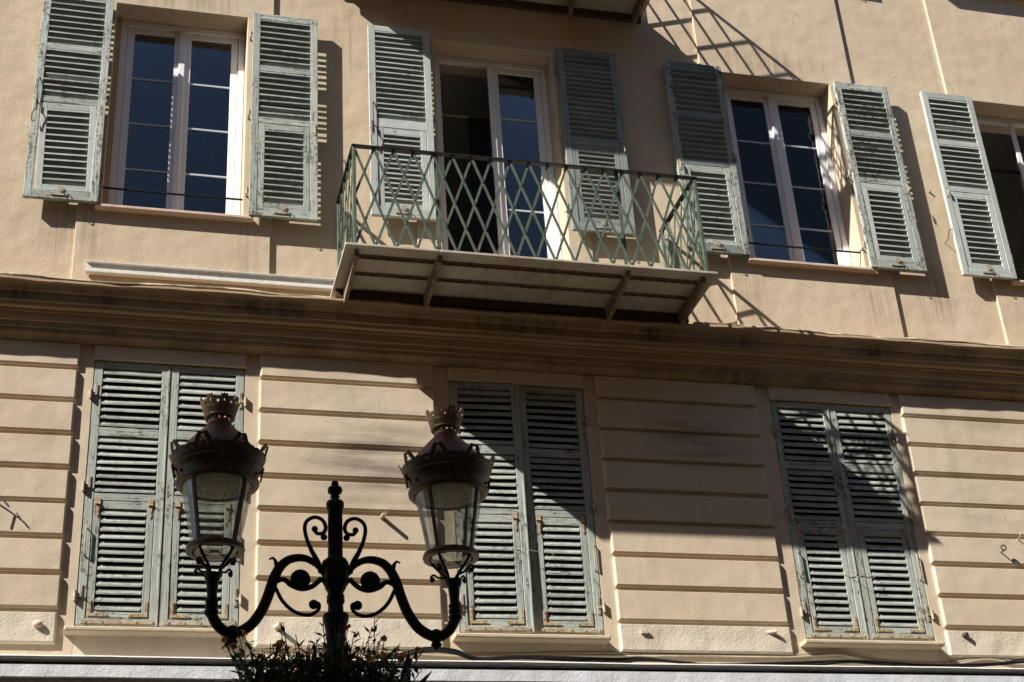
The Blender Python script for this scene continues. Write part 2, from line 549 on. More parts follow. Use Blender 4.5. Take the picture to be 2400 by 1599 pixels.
# rooms behind the openings
for i, (x0, x1, a, b, z0) in enumerate(BAYS):
    rx0, rx1, rz0, rz1, ry0, ry1 = a - 0.55, b + 0.55, 7.5, 10.72, YB + 0.005, YB + 3.6
    m = MB()
    m.add([(rx0, ry0, rz0), (rx1, ry0, rz0), (rx1, ry1, rz0), (rx0, ry1, rz0), (rx0, ry0, rz1), (rx1, ry0, rz1), (rx1, ry1, rz1), (rx0, ry1, rz1)],
          [(0, 1, 2, 3), (4, 7, 6, 5), (1, 5, 6, 2), (2, 6, 7, 3), (3, 7, 4, 0)])
    bpart(m, 'room', 'room_plaster')

# --- windows
def ring(m, x0, x1, z0, z1, wd, y0, y1, wb=None):
    wb = wd if wb is None else wb
    m.box(x0, x0 + wd, y0, y1, z0, z1).box(x1 - wd, x1, y0, y1, z0, z1)
    m.box(x0 + wd, x1 - wd, y0 + .001, y1 - .001, z1 - wd, z1).box(x0 + wd, x1 - wd, y0 + .001, y1 - .001, z0, z0 + wb)

def window(a, b, z0, label, door=False, leaves='LR'):
    wn = empty('window', (0, 0, 0), B)
    wn.location = ((a + b) / 2 - 3.4, 0, z0)
    wn['label'] = label
    lo = (-(a + b) / 2, 0, -z0)
    def pc(m, name, mat, **k):
        return m.build(name, mat, wn, None, lo, **k)
    fx0, fx1 = a + 0.042, b - 0.004
    m = MB()
    ring(m, fx0, fx1, z0 + 0.005, HEAD - 0.004, 0.052, 0.20, 0.26)
    pc(m, 'frame', 'window_white', bevel=0.003)
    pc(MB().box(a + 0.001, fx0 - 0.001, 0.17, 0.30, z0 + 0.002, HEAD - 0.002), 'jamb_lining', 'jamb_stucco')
    mid = (fx0 + fx1) / 2
    zb, zt = z0 + 0.06, HEAD - 0.058
    for side in leaves:
        sx0, sx1 = (fx0 + 0.055, mid - 0.012) if side == 'L' else (mid + 0.012, fx1 - 0.055)
        wd = 0.058
        m = MB()
        ring(m, sx0, sx1, zb, zt, wd, 0.215, 0.255, 0.075)
        sash = pc(m, 'sash', 'window_white', bevel=0.004)
        gx0, gx1, gz0, gz1 = sx0 + wd, sx1 - wd, zb + 0.075, zt - wd
        levels = [9.70, 9.242, 8.79] if not door else [9.676, 8.718]
        lv = [gz1] + [z for z in levels if z > gz0 + 0.1] + [gz0]
        for k in range(len(lv) - 1):
            t1 = 0.0 if k == 0 else 0.010
            t0 = 0.0 if k == len(lv) - 2 else 0.010
            pc(MB().box(gx0 + .0005, gx1 - .0005, 0.234, 0.238, lv[k + 1] + t0 + .0005, lv[k] - t1 - .0005), 'pane', 'window_glass')
            if k:
                pc(MB().box(gx0, gx1, 0.228, 0.246, lv[k] - 0.0095, lv[k] + 0.0095), 'muntin', 'muntin_white', bevel=0.003)
    pc(MB().box(mid - 0.030, mid + 0.020, 0.196, 0.214, zb, zt + 0.004), 'meeting_bar', 'window_white', bevel=0.004)
    for x, z in ((fx0 + 0.07, zt - 0.012), (fx1 - 0.07, zt - 0.012)):
        pc(MB().box(x, x + 0.006, 0.198, 0.2, z + .035, z + 0.041), 'vent_hole', 'iron_black')
    if not door:
        pc(MB().cbox(a - 0.045, b + 0.08, -0.06, 0.2, z0 - 0.028, z0, 0.005), 'sill', 'sill_stone')
        pc(MB().tube([(a - 0.0, 0.03, 8.455), ((a + b) / 2, 0.028, 8.449), (b, 0.03, 8.453)], 0.0085, 8), 'guard_bar', 'rail_black', )
    return wn, pc
w1, pc1 = window(-0.285, 0.790, SILL, 'white double window over the metal channel, dark blue glass')
w2, pc2 = window(2.395, 3.470, 7.575, 'white balcony door with one leaf open to a dim room', True, 'R')
w3, pc3 = window(5.095, 6.170, SILL, 'white double window past the balcony, lattice shadow on its frame')
w4, pc4 = window(7.635, 8.71, SILL, 'open window at the edge of the view, dark inside', False, '')
# curtains inside the closed windows (dark, behind the glass)
for pc, a, b in ((pc1, -0.285, 0.79), (pc3, 5.095, 6.17)):
    m = MB()
    n = 60
    vs_, fs_ = [], []
    for i in range(n + 1):
        x = a - 0.3 + (b - a + 0.6) * i / n
        y = 0.60 + 0.022 * math.sin(i * 1.1) + 0.01 * math.sin(i * 2.7)
        vs_ += [(x, y, 7.9), (x, y, 10.4)]
        if i:
            fs_.append((2 * i - 2, 2 * i, 2 * i + 1, 2 * i - 1))
    m.add(vs_, fs_)
    pc(m, 'curtain', 'curtain')
# open leaf and curtain rod in the balcony room, open leaf of the last window
pc2(MB().tube([(2.0, 0.75, 10.05), (3.9, 0.75, 10.05)], 0.012, 8), 'curtain_rod', 'channel_white')
pc2(MB().box(2.445, 2.49, 0.27, 0.74, 7.66, 10.2), 'open_leaf', 'window_white')
pc2(MB().box(2.86, 3.05, 0.70, 0.74, 7.66, 10.02), 'curtain', 'curtain')
pc4(MB().bar((8.66, 0.29, 9.25), (8.60, 0.78, 9.25), 1.95, 0.045, (0.49, 0.06, 0)), 'open_leaf', 'window_white')
pc4(MB().tube([(7.3, 0.7, 10.02), (8.9, 0.7, 10.02)], 0.012, 8), 'curtain_rod', 'rail_black')

# --- upper windows of the next storey: only their shadows reach the view
pc = None
for x0, x1, a, b, z0 in BAYS:
    bpart(MB().box(a + 0.01, b - 0.01, 0.22, 0.24, SILL + 3.37, HEAD + 3.29), 'blind', 'dark_glass')

# --- cornice between the storeys, hand-run plaster: the edge wanders
rw = random.Random(3)
ph = [rw.uniform(0, 6.28) for _ in range(8)]
def wav(x):
    return 0.006 * math.sin(1.9 * x + ph[0]) + 0.004 * math.sin(4.3 * x + ph[1]) + 0.0025 * math.sin(11 * x + ph[2]) + 0.0015 * math.sin(23 * x + ph[3])
PROF = [(0.30, 7.466), (-0.205, 7.466), (-0.216, 7.457), (-0.216, 7.442), (-0.198, 7.428), (-0.172, 7.382), (-0.150, 7.374), (-0.142, 7.312), (-0.126, 7.303),
        (-0.122, 7.277), (-0.088, 7.272), (-0.085, 7.256), (-0.074, 7.250), (-0.070, 7.190), (-0.056, 7.184), (-0.053, 7.146), (-0.040, 7.139), (-0.037, 7.106),
        (-0.006, 7.086), (0.018, 7.068), (0.30, 7.068)]
def cw(x, i):
    if 1 <= i <= 4:
        return (wav(x) * 0.8, wav(x + 2.1) * (0.7 if i < 4 else 0.4))
    if 5 <= i <= 18:
        return (0.25 * wav(x + i * 0.05), 0.3 * wav(x + 1.3))
    return (0, 0)
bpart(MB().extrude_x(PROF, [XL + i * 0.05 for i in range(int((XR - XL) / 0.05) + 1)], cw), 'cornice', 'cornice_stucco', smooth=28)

# --- rusticated lower storey
YM, YF = 0.047, 0.020
LW = [(-0.240, 0.840, 0.304), (2.408, 3.482, 2.955), (5.084, 6.160, 5.603)]
ZLB, ZLT = 4.945, 6.948
cols = [(XL, -0.355), (0.953, 2.278), (3.593, 4.948), (6.252, XR)]
# backing with openings: strips between the shutters and above / below
xs = [XL] + [v for a, b, c in LW for v in (a - 0.006, b + 0.006)] + [XR]
for i in range(0, len(xs), 2):
    bpart(MB().box(xs[i], xs[i + 1], YM, YB, 4.60, 7.10), 'lower_wall', 'block_stucco')
for a, b, c in LW:
    bpart(MB().box(a - 0.005, b + 0.005, YM + 0.001, YB - 0.002, 4.60, ZLB - 0.045), 'lower_wall', 'pale_stucco')
    bpart(MB().box(a - 0.005, b + 0.005, YM + 0.001, YB - 0.002, ZLT + 0.012, 7.10), 'lower_wall', 'block_stucco')
    bpart(MB().cbox(a - 0.008, b + 0.008, YF + 0.004, YM + 0.03, ZLT + 0.004, 7.067, 0.006), 'lintel_block', 'block_stucco')
    bpart(MB().box(a - 0.02, b + 0.02, YB - 0.12, YB + 0.02, ZLB - 0.03, ZLT + 0.03), 'dark_backing', 'matte_black')  # matte black sheet standing in for the unlit room behind the slats
    bpart(MB().cbox(a - 0.066, b + 0.012, -0.062, 0.12, 4.872, 4.905, 0.006), 'window_sill', 'bay_stucco', bevel=0.004)
JZ = [7.066, 6.862, 6.597, 6.334, 6.073, 5.817, 5.556, 5.294, 5.035, 4.800]
rb = random.Random(11)
for ci, (x0, x1) in enumerate(cols):
    for k in range(9):
        zt_ = JZ[k] - (0.015 if k else 0.0)
        zb_ = JZ[k + 1] + (0.015 if k < 8 else 0.010)
        segs = [(x0, x1)]
        if ci in (0, 3) and k < 8:
            segs = [(x0, x1)]
        for s0, s1 in segs:
            j = lambda: rb.uniform(-0.004, 0.004)
            mat = 'pale_stucco' if k == 8 else 'block_stucco'
            yy = YF + rb.uniform(-0.002, 0.002)
            bpart(MB().block(s0 + j(), s1 + j(), yy, YM + 0.02, zb_ + j(), zt_ + j(), 0.012, 0.013, 0.0035), 'stucco_block', mat, bevel=0.003)
# --- shop fascia along the bottom
fx = [XL + i * 0.1 for i in range(int((XR - XL) / 0.1) + 1)]
bpart(MB().extrude_x([(0.06, 4.690), (-0.118, 4.686), (-0.125, 4.676), (-0.118, 4.668), (0.06, 4.664)], fx, lambda x, i: (0.2 * wav(x), 0.25 * wav(x + 4))), 'fascia_moulding', 'channel_white', smooth=30)
bpart(MB().extrude_x([(0.06, 4.626), (-0.108, 4.626), (-0.110, 4.545), (0.06, 4.545)], fx, lambda x, i: (0.2 * wav(x), 0.25 * wav(x + 4) if i in (2, 3) else 0)), 'fascia', 'white_render')
bpart(MB().box(XL, XR, -0.03, 0.06, 4.627, 4.663), 'fascia_gap_shade', 'rail_black')  # black strip: shade of the gap under the moulding, put in as colour
bpart(MB().box(XL, XR, -0.055, YB, 3.9, 4.544), 'shop_soffit', 'channel_white')
bpart(MB().box(XL, XR, 0.03, YB, 0.13, 3.899), 'ground_floor_wall', 'block_stucco')
bpart(MB().box(XL, XL + 0.3, YB + 0.01, 6, 0.13, ZT).box(XR - 0.3, XR, YB + 0.01, 6, 0.13, ZT).box(XL, XR, 6.01, 6.2, 0.13, ZT), 'rear_wall', 'far_wall')

# ------------------------------------------------------------------ balconies (parts of the building)
BX0, BX1, BY = 1.47, 4.375, -0.85
RX0, RX1, RY = 1.548, 4.302, -0.805
def balcony(dz, label, yw=-0.235):
    bal = empty('balcony', (2.92 - 3.4, 0, 7.535 + dz), B)
    bal['label'] = label
    lo = (-2.92, 0, -7.535)
    def pc(m, name, mat, **k):
        return m.build(name, mat, bal, k.pop('smooth', None), lo, **k)
    # marble slabs, three stones
    xs_ = [BX0, 2.175, 3.655, BX1]
    for i in range(3):
        pc(MB().cbox(xs_[i] + (0.001 if i else 0), xs_[i + 1] - (0.001 if i < 2 else 0), BY, -0.001, 7.551, 7.574, 0.003), 'slab', 'marble', bevel=0.002)
    # iron beams out of the wall: wedge-shaped brackets
    for x in (1.562, 2.183, 3.655, 4.27):
        m = MB()
        wv = 0.015
        P = []
        for xx in (x - wv, x + wv):
            P += [(xx, -0.80, 7.549), (xx, -0.80, 7.492), (xx, -0.745, 7.484), (xx, yw - 0.005, 7.405 + 0.06 * (yw + 0.235)), (xx, yw, 7.549)]
        m.add(P, [(0, 1, 2, 3, 4), (9, 8, 7, 6, 5), (0, 5, 6, 1), (1, 6, 7, 2), (2, 7, 8, 3), (3, 8, 9, 4), (4, 9, 5, 0)])
        br = pc(m, 'bracket', 'rust_iron', bevel=0.004)
    segs = [1.588, 2.157, 2.209, 3.629, 3.681, 4.244]
    for y, h in ((-0.715, 0.026), (-0.47, 0.022)):
        for i in range(0, 6, 2):
            pc(MB().box(segs[i], segs[i + 1], y - 0.018, y + 0.018, 7.549 - h * 0.3, 7.549).box(segs[i], segs[i + 1], y - 0.005, y + 0.005, 7.549 - h, 7.5489 - h * 0.3), 'cross_beam', 'rust_iron')
    pc(MB().box(BX0 + 0.02, BX1 - 0.02, yw + 0.02, yw + 0.085 if yw < -0.1 else -0.002, 7.478, 7.549), 'wall_beam', 'rust_dark')
    # handrail
    HZ, Z0 = 8.470, 7.576
    for a, b in (((RX0 - 0.02, RY, HZ), (RX1 + 0.02, RY, HZ)), ((RX0, RY + 0.02, HZ), (RX0, 0.0, HZ)), ((RX1, RY + 0.02, HZ), (RX1, 0.0, HZ))):
        pc(MB().bar(a, b, 0.042, 0.014, (0, 0, 1)), 'handrail', 'rail_black', bevel=0.002)
    # corner and middle posts
    for x, y in ((RX0, RY), (RX1, RY), (RX0, -0.02), (RX1, -0.02)):
        pc(MB().box(x - 0.013, x + 0.013, y - 0.013, y + 0.013, Z0, HZ - 0.008), 'post', 'rail_green', bevel=0.002)
    for x in (2.185, 3.652):
        pc(MB().bar((x, RY + 0.022, Z0), (x, RY + 0.022, HZ - 0.008), 0.028, 0.010, (0, 1, 0)), 'post', 'rail_green')
    # lattice of flat bars: one layer each way, riveted where they cross
    zt, zb = HZ - 0.012, Z0 + 0.004
    H = zt - zb
    def lattice(org, ax, nrm, n, step):
        org, ax, nrm = Vector(org), Vector(ax), Vector(nrm)
        riv = MB()
        pt = lambda u, z: org + ax * u + Vector((0, 0, z))
        for i in range(-2, n + 3):
            for sgn in (1, -1):
                u0, u1 = i * step, (i + 2 * sgn) * step
                z0_, z1_ = zt, zb
                lo_, hi_ = 0.0, n * step
                # clip to the panel
                def cl(u0, z0, u1, z1, lim, less):
                    out = (u0 < lim - 1e-6) if less else (u0 > lim + 1e-6)
                    if out:
                        t = (lim - u0) / (u1 - u0)
                        return lim, z0 + (z1 - z0) * t
                    return u0, z0
                if max(u0, u1) <= lo_ + 1e-6 or min(u0, u1) >= hi_ - 1e-6:
                    continue
                for lim, less in ((lo_, True), (hi_, False)):
                    u0, z0_ = cl(u0, z0_, u1, z1_, lim, less)
                    u1, z1_ = cl(u1, z1_, u0, z0_, lim, less)
                off = nrm * (0.004 if sgn > 0 else -0.004)
                jit = rw.uniform(-0.003, 0.003)
                pc(MB().bar(pt(u0, z0_) + off, pt(u1 + jit, z1_) + off, 0.0195, 0.006, nrm), 'lattice_bar', 'rail_green')
        for k in range(0, 5):
            for i in range(0, 2 * n + 1):
                if (i + k) % 2:
                    continue
                u, z = i * step / 2, zt - H * k / 4
                c = pt(u, z) + nrm * 0.007
                riv.tube([c, c + nrm * 0.005], [0.006, 0.004], 6)
        o = pc(riv, 'rivets', 'rail_green')
        o['kind'] = 'stuff'
    n = 18
    lattice((RX0, RY, 0), (1, 0, 0), (0, -1, 0), n, (RX1 - RX0) / n)
    lattice((RX0, RY, 0), (0, 1, 0), (-1, 0, 0), 5, (-RY - 0.02) / 5)
    lattice((RX1, RY, 0), (0, 1, 0), (1, 0, 0), 5, (-RY - 0.02) / 5)
    return bal
balcony(0, 'green iron lattice balcony on rusty brackets under the tall door')
balcony(3.262, 'stained underside of the next balcony at the top edge', -0.06)

# ------------------------------------------------------------------ shutters
def slat_mesh(wd, closed, mat, th=0.011, rise=0.042, dep=0.030, name='slat', clip=0.012, edge=None):
    """one louvre; front edge low when closed, high when folded back. Local: x centred, y front negative, z centred."""
    m = MB()
    x = wd / 2
    s = 1 if closed else -1
    if closed:
        rise, dep, th = 0.034, 0.019, 0.009
    # section (y,z): front edge vertical, then a slanted board
    f0, f1 = (-dep / 2, -s * rise / 2), (dep / 2, s * rise / 2)
    t = th * 1.25 / 2
    sec = [(f0[0], f0[1] - t), (f0[0], f0[1] + t), (f1[0], f1[1] + t), (f1[0], f1[1] - t)]
    P = []
    for xx, k in ((-x, 1), (x, -1)):
        for i, (yy, zz) in enumerate(sec):
            P.append((xx + (k * clip if i < 2 and closed else 0), yy, zz))
    m.add(P, [(0, 1, 2, 3), (7, 6, 5, 4), (0, 4, 5, 1), (1, 5, 6, 2), (2, 6, 7, 3), (3, 7, 4, 0)])
    me = m.mesh(name, mat)
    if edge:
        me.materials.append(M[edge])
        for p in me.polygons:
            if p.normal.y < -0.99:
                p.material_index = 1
    return me

def shutter(label, x0, x1, z0, z1, yb, kind, paints, ang=0.0, hinge='L', closed=False, seed=0, flap=True, group=None, tilt=0.0):
    """leaf with back plane at yb; x runs from 0 at the hinge-free left; parts in local coordinates"""
    rs = random.Random(seed)
    wd, h = x1 - x0, z1 - z0
    px = x0 if hinge == 'L' else x1
    root = empty('shutter', (px, yb, z0), None, (0, R(tilt), R(ang)))
    tag(root, label, 'shutter', group)
    ox = 0.0 if hinge == 'L' else -wd
    TH = 0.036
    pv, ph_, psl, pfl = paints
    cx = ox + wd / 2
    def pc(m, name, mat, parent=root, **k):
        return m.build(name, mat, parent, k.pop('smooth', None), None, **k)
    st = 0.060
    if kind == 'A':
        rails = [(h - 0.066, h), (1.430 * h / 2.04, 1.490 * h / 2.04), (0.900 * h / 2.04, 0.958 * h / 2.04), (0, 0.080)]
        secs = [(rails[0][0], rails[1][1], 8), (rails[1][0], rails[2][1], 8)]
        nf = 12
    else:
        rails = [(h - 0.057, h), (0.875, 0.965), (0, 0.085)]
        secs = [(rails[0][0], rails[1][1], 17)]
        nf = 14
    if closed:
        rails = [(h - 0.054, h), (1.402, 1.470), (0.907, 0.962), (0, 0.050)]
        secs = [(rails[0][0], rails[1][1], 8), (rails[1][0], rails[2][1], 8)]
        nf = 13
    # stiles, rails
    for xa, xb in ((ox, ox + st), (ox + wd - st, ox + wd)):
        pc(MB().box(xa, xb, -TH, 0, 0, h), 'stile', pv, bevel=0.003)
    for a, b in rails:
        pc(MB().box(ox + st, ox + wd - st, -TH + 0.0015, -0.0015, a, b), 'rail', ph_, bevel=0.003)
    if closed and hinge == 'L':
        pc(MB().box(ox + wd - 0.016, ox + wd - 0.001, -TH - 0.006, -TH + 0.001, 0.002, h - 0.002), 'bead', pv, bevel=0.003)
    # louvres
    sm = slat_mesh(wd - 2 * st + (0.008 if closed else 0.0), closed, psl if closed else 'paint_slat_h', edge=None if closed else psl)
    for zt, zb, n in secs:
        stp = (zt - zb) / n
        for k in range(n):
            place('slat', sm, root, (cx + rs.uniform(-.001, .001), (-TH + 0.0085 + rs.uniform(-.001, .001)) if closed else -TH / 2 - 0.001, zt - stp * (k + 0.5) + rs.uniform(-.0025, .0025)),
                  (R(rs.uniform(-5, 5) + (rs.choice((-13, 11)) if rs.random() < 0.07 else 0)), R(rs.uniform(-.45, .45) + (rs.choice((-1.1, 1.1)) if rs.random() < 0.07 else 0)), 0))
    # the small top-hung flap in the lower part
    fz0, fz1 = rails[-1][1] + 0.003, rails[-2][0] - 0.003
    fx0, fx1 = ox + st + 0.004, ox + wd - st - 0.004
    fs = 0.050
    ftop, fbot = 0.058, 0.048
    fl = empty('flap', (cx, -0.004, fz1), root)
    fl.rotation_euler = (R(rs.uniform(0.1, 0.7)), R(-1.3) if seed == 1 else 0, 0)
    def fp(m, name, mat, **k):
        return m.build(name, mat, fl, k.pop('smooth', None), (-cx, 0.004, -fz1), **k)
    for xa, xb in ((fx0, fx0 + fs), (fx1 - fs, fx1)):
        fp(MB().box(xa, xb, -TH + 0.002, -0.003, fz0, fz1), 'flap_stile', pfl[0], bevel=0.003)
    fp(MB().box(fx0 + fs, fx1 - fs, -TH + 0.0035, -0.004, fz1 - ftop, fz1), 'flap_rail', pfl[1], bevel=0.003)
    fp(MB().box(fx0 + fs, fx1 - fs, -TH + 0.0035, -0.004, fz0, fz0 + fbot), 'flap_rail', pfl[1], bevel=0.003)
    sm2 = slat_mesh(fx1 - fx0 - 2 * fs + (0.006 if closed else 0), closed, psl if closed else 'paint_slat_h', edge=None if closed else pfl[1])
    a, b = fz1 - ftop, fz0 + fbot
    stp = (a - b) / nf
    for k in range(nf):
        place('slat', sm2, fl, (rs.uniform(-.001, .001), (-TH + 0.0135 + rs.uniform(-.001, .001)) if closed else -TH / 2 + 0.003, a - stp * (k + 0.5) - fz1 + rs.uniform(-.002, .002)), (R(rs.uniform(-4, 4)), R(rs.uniform(-.4, .4)), 0))
    # ---- ironwork
    if closed:
        s = 1 if hinge == 'L' else -1
        for z in (0.20, 1.0, h - 0.28):
            m = MB()
            m.box(min(0, s * 0.05), max(0, s * 0.05), -TH - 0.008, -TH + 0.001, z - 0.004, z + 0.022)
            hs = pc(MB().box(min(s * 0.012, s * 0.034), max(s * 0.012, s * 0.034), -TH - 0.007, -TH - 0.0005, z - 0.05, z + 0.085), 'hinge_strap', 'hinge_cream', bevel=0.003)
            kn = MB().tube([(-s * 0.014, -TH - 0.014, z - 0.036), (-s * 0.014, -TH - 0.014, z + 0.036)], 0.0125, 8)
            kn.box(min(-s * 0.012, s * 0.03), max(-s * 0.012, s * 0.03), -TH - 0.014, -TH - 0.0075, z - 0.004, z + 0.016)
            pc(kn, 'hinge_pin', 'hinge_cream', hs, smooth=40)
        # latch rod on the hinge stile
        xr = ox + 0.026 if hinge == 'L' else ox + wd - 0.026
        m = MB().tube([(xr, -TH - 0.002, 0.70), (xr, -TH - 0.022, 0.69), (xr, -TH - 0.022, 0.50), (xr, -TH - 0.002, 0.49)], 0.0055, 6)
        pc(m, 'pull_rod', 'hinge_cream', smooth=50)
        # bottom and top straps with bolt heads
        m = MB().box(ox + 0.03, ox + wd - 0.012, -TH - 0.004, -TH + 0.001, 0.012, 0.040)
        sp = pc(m, 'strap', 'hinge_cream', bevel=0.002)
        m = MB().box(ox + 0.05, ox + wd - 0.012, -TH - 0.003, -TH + 0.001, h - 0.034, h - 0.014)
        sp2 = pc(m, 'strap', pv, bevel=0.002)
        for par, zz, y in ((sp, 0.026, -TH - 0.004), (sp2, h - 0.024, -TH - 0.003)):
            for k in range(5):
                xx = ox + 0.065 + (wd - 0.10) * k / 4
                pc(MB().tube([(xx, y, zz), (xx, y - 0.006, zz - 0.002)], [0.0075, 0.004], 6), 'bolt', 'hardware_rust', par)
        # flap hinges and corner angles
        for xx in (fx0 + fs * 0.55, fx1 - fs * 0.55):
            m = MB().box(xx - 0.018, xx + 0.018, -TH - 0.004, -TH + 0.001, fz1 - 0.022, fz1 + 0.016)
            m.tube([(xx - 0.019, -TH - 0.006, fz1 - 0.026), (xx + 0.019, -TH - 0.006, fz1 - 0.026)], 0.006, 6)
            m.add([(xx - 0.015, -TH - 0.003, fz1 - 0.03), (xx + 0.015, -TH - 0.003, fz1 - 0.03), (xx + 0.007, -TH - 0.003, fz1 - 0.085), (xx + 0.011, -TH - 0.003, fz1 - 0.105), (xx, -TH - 0.003, fz1 - 0.13), (xx - 0.011, -TH - 0.003, fz1 - 0.105), (xx - 0.007, -TH - 0.003, fz1 - 0.085)],
                  [(0, 1, 2, 3, 4, 5, 6)])
            pc(m, 'flap_hinge', 'hardware_rust')
        for sgn, xe in ((1, fx0 + 0.010), (-1, fx1 - 0.010)):
            m = MB().box(min(xe, xe + sgn * 0.020), max(xe, xe + sgn * 0.020), -TH - 0.0025, -TH + 0.003, fz0 + 0.012, fz0 + 0.125)
            m.box(min(xe + sgn * .02, xe + sgn * 0.125), max(xe + sgn * .02, xe + sgn * 0.125), -TH - 0.0025, -TH + 0.003, fz0 + 0.012, fz0 + 0.032)
            an = pc(m, 'corner_angle', 'hardware_rust')
            an.rotation_euler = (0, 0, 0)
            for q in ((xe + sgn * 0.01, fz0 + 0.1), (xe + sgn * 0.01, fz0 + 0.055), (xe + sgn * 0.06, fz0 + 0.022), (xe + sgn * 0.105, fz0 + 0.022)):
                pc(MB().tube([(q[0], -TH - 0.002, q[1]), (q[0], -TH - 0.005, q[1])], [0.004, 0.003], 6), 'screw', 'rust_dark', an)
    else:
        s = 1 if hinge == 'L' else -1
        # pintles at the jamb
        for z in (0.24, 1.0, h - 0.22):
            kn = MB().tube([(-s * 0.018, -0.012, z - 0.03), (-s * 0.018, -0.012, z + 0.03)], 0.010, 8)
            kn.box(min(-s * 0.018, s * 0.01), max(-s * 0.018, s * 0.01), -0.016, -0.008, z + 0.002, z + 0.024)
            kn.box(-s * 0.018 - 0.006, -s * 0.018 + 0.006, -0.012, -yb + 0.03, z - 0.026, z - 0.012)
            pc(kn, 'hinge_pin', 'hinge_cream', smooth=40)
        # catch plate with ring near the bottom, latch hook on the free stile
        m = MB().tube([(cx, -TH + 0.001, 0.088), (cx, -TH - 0.004, 0.088)], 0.026, 12)
        m.box(cx - 0.075, cx + 0.045, -TH - 0.006, -TH + 0.001, 0.030, 0.046)
        ct = pc(m, 'catch_plate', 'hinge_cream')
        ringp = [(cx + 0.02 + 0.018 * math.cos(t), -TH - 0.012 - 0.014 * (1 - math.sin(t)) / 2, 0.056 + 0.018 * math.sin(t)) for t in [i * math.pi / 6 for i in range(13)]]
        pc(MB().tube(ringp, 0.0032, 5), 'catch_ring', 'rust_dark', ct)
        xf = ox + wd - 0.022 if hinge == 'L' else ox + 0.022
        d = -s
        m = MB().tube(spline([(xf + d * 0.008, -TH - 0.002, 1.13), (xf + d * 0.004, -TH - 0.018, 1.06), (xf + d * .01, -TH - 0.014, 0.86), (xf + d * 0.012, -TH - 0.030, 0.80), (xf - d * 0.016, -TH - 0.036, 0.75), (xf - d * 0.014, -TH - 0.030, 0.68), (xf + d * 0.010, -TH - 0.012, 0.70)], 4), 0.0035, 5)
        if seed in (1, 3):
            pc(m, 'latch_hook', 'rust_dark')
        m = MB().tube([(xf, -TH, 0.90), (xf, -TH - 0.02, 0.89), (xf, -TH - 0.022, 0.83)], 0.006, 6).box(xf - 0.008, xf + 0.008, -TH - 0.004, -TH + 0.001, 0.82, 0.93)
        pc(m, 'latch', 'hinge_cream' if seed != 3 else 'rust_dark')
    return root

def P(a, b, c, d):
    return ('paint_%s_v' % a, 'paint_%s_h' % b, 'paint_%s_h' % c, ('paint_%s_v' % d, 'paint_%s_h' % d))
Y0 = -0.037
G1, G2 = 'shutters folded back on the upper wall', 'closed shutter leaves of the lower storey'
shutter('worn open shutter with a hanging wire latch, at the far left of the upper wall', -0.862, -0.312, 8.252, 10.29, Y0, 'A', P('peeling', 'worn', 'worn', 'fresh'), hinge='R', seed=1, group=G1, ang=0)
shutter('open green-grey shutter casting a slatted shadow towards the balcony side', 0.832, 1.374, 8.252, 10.292, Y0, 'A', P('worn', 'worn', 'worn', 'worn'), hinge='L', seed=2, group=G1)
shutter('open shutter with rusty latch on the sunlit side of the balcony door', 1.806, 2.346, 8.352, 10.305, Y0, 'B', P('fresh', 'fresh', 'worn', 'fresh'), hinge='R', seed=3, group=G1)
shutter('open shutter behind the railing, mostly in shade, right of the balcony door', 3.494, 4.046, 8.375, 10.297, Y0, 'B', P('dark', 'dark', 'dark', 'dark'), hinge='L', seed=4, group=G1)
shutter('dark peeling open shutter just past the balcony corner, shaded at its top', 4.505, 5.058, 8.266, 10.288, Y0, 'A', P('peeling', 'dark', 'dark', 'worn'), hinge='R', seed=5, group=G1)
shutter('peeling open shutter between the window past the balcony and the wire hook', 6.188, 6.728, 8.25, 10.272, Y0, 'A', P('peeling', 'worn', 'peeling', 'fresh'), hinge='L', seed=6, group=G1)
shutter('clean pale open shutter next to the dark open window at the right edge', 7.082, 7.616, 8.25, 10.272, Y0, 'A', P('fresh', 'fresh', 'fresh', 'fresh'), hinge='R', seed=7, group=G1)
YS = 0.086
names = [('closed weathered shutter leaf just left of the left lantern, not covered by it', 'closed weathered shutter leaf partly hidden behind the left lantern'),
         ('closed shutter leaf leaning slightly outward, partly hidden behind the right lantern', 'closed shutter leaf crossed by the diagonal balcony shadow, right leaf of the middle window'),
         ('mostly shaded closed shutter leaf, left leaf of the lower window farthest from the lamp', 'closed shutter leaf dappled by lattice shadow, right leaf of the window farthest from the lamp')]
for i, (a, b, c) in enumerate(LW):
    shutter(names[i][0], a, c - 0.002, ZLB, ZLT, YS, 'A', P('worn', 'worn', 'bare', 'worn'), hinge='L', closed=True, seed=20 + i, group=G2, ang=(-2.2 if i == 1 else 0))
    shutter(names[i][1], c + 0.002, b, ZLB, ZLT, YS, 'A', P('worn', 'worn', 'bare', 'worn'), hinge='R', closed=True, seed=30 + i, group=G2, ang=(-0.8 if i == 1 else 0))
# lower parts of the next storey's shutters and sills (above the frame; their shadows fall into it)
for lb, xa, xb, zz in (('open shutter of the storey above, over the clean sunlit wall', 6.19, 6.73, 11.61),):
    shutter(lb, xa, xb, zz, zz + 2.04, Y0, 'A', P('worn', 'worn', 'worn', 'worn'), hinge='L', seed=41)
bpart(MB().cbox(7.50, 9.2, -0.13, 0.1, 11.70, 11.78, 0.01), 'window_sill', 'sill_stone')

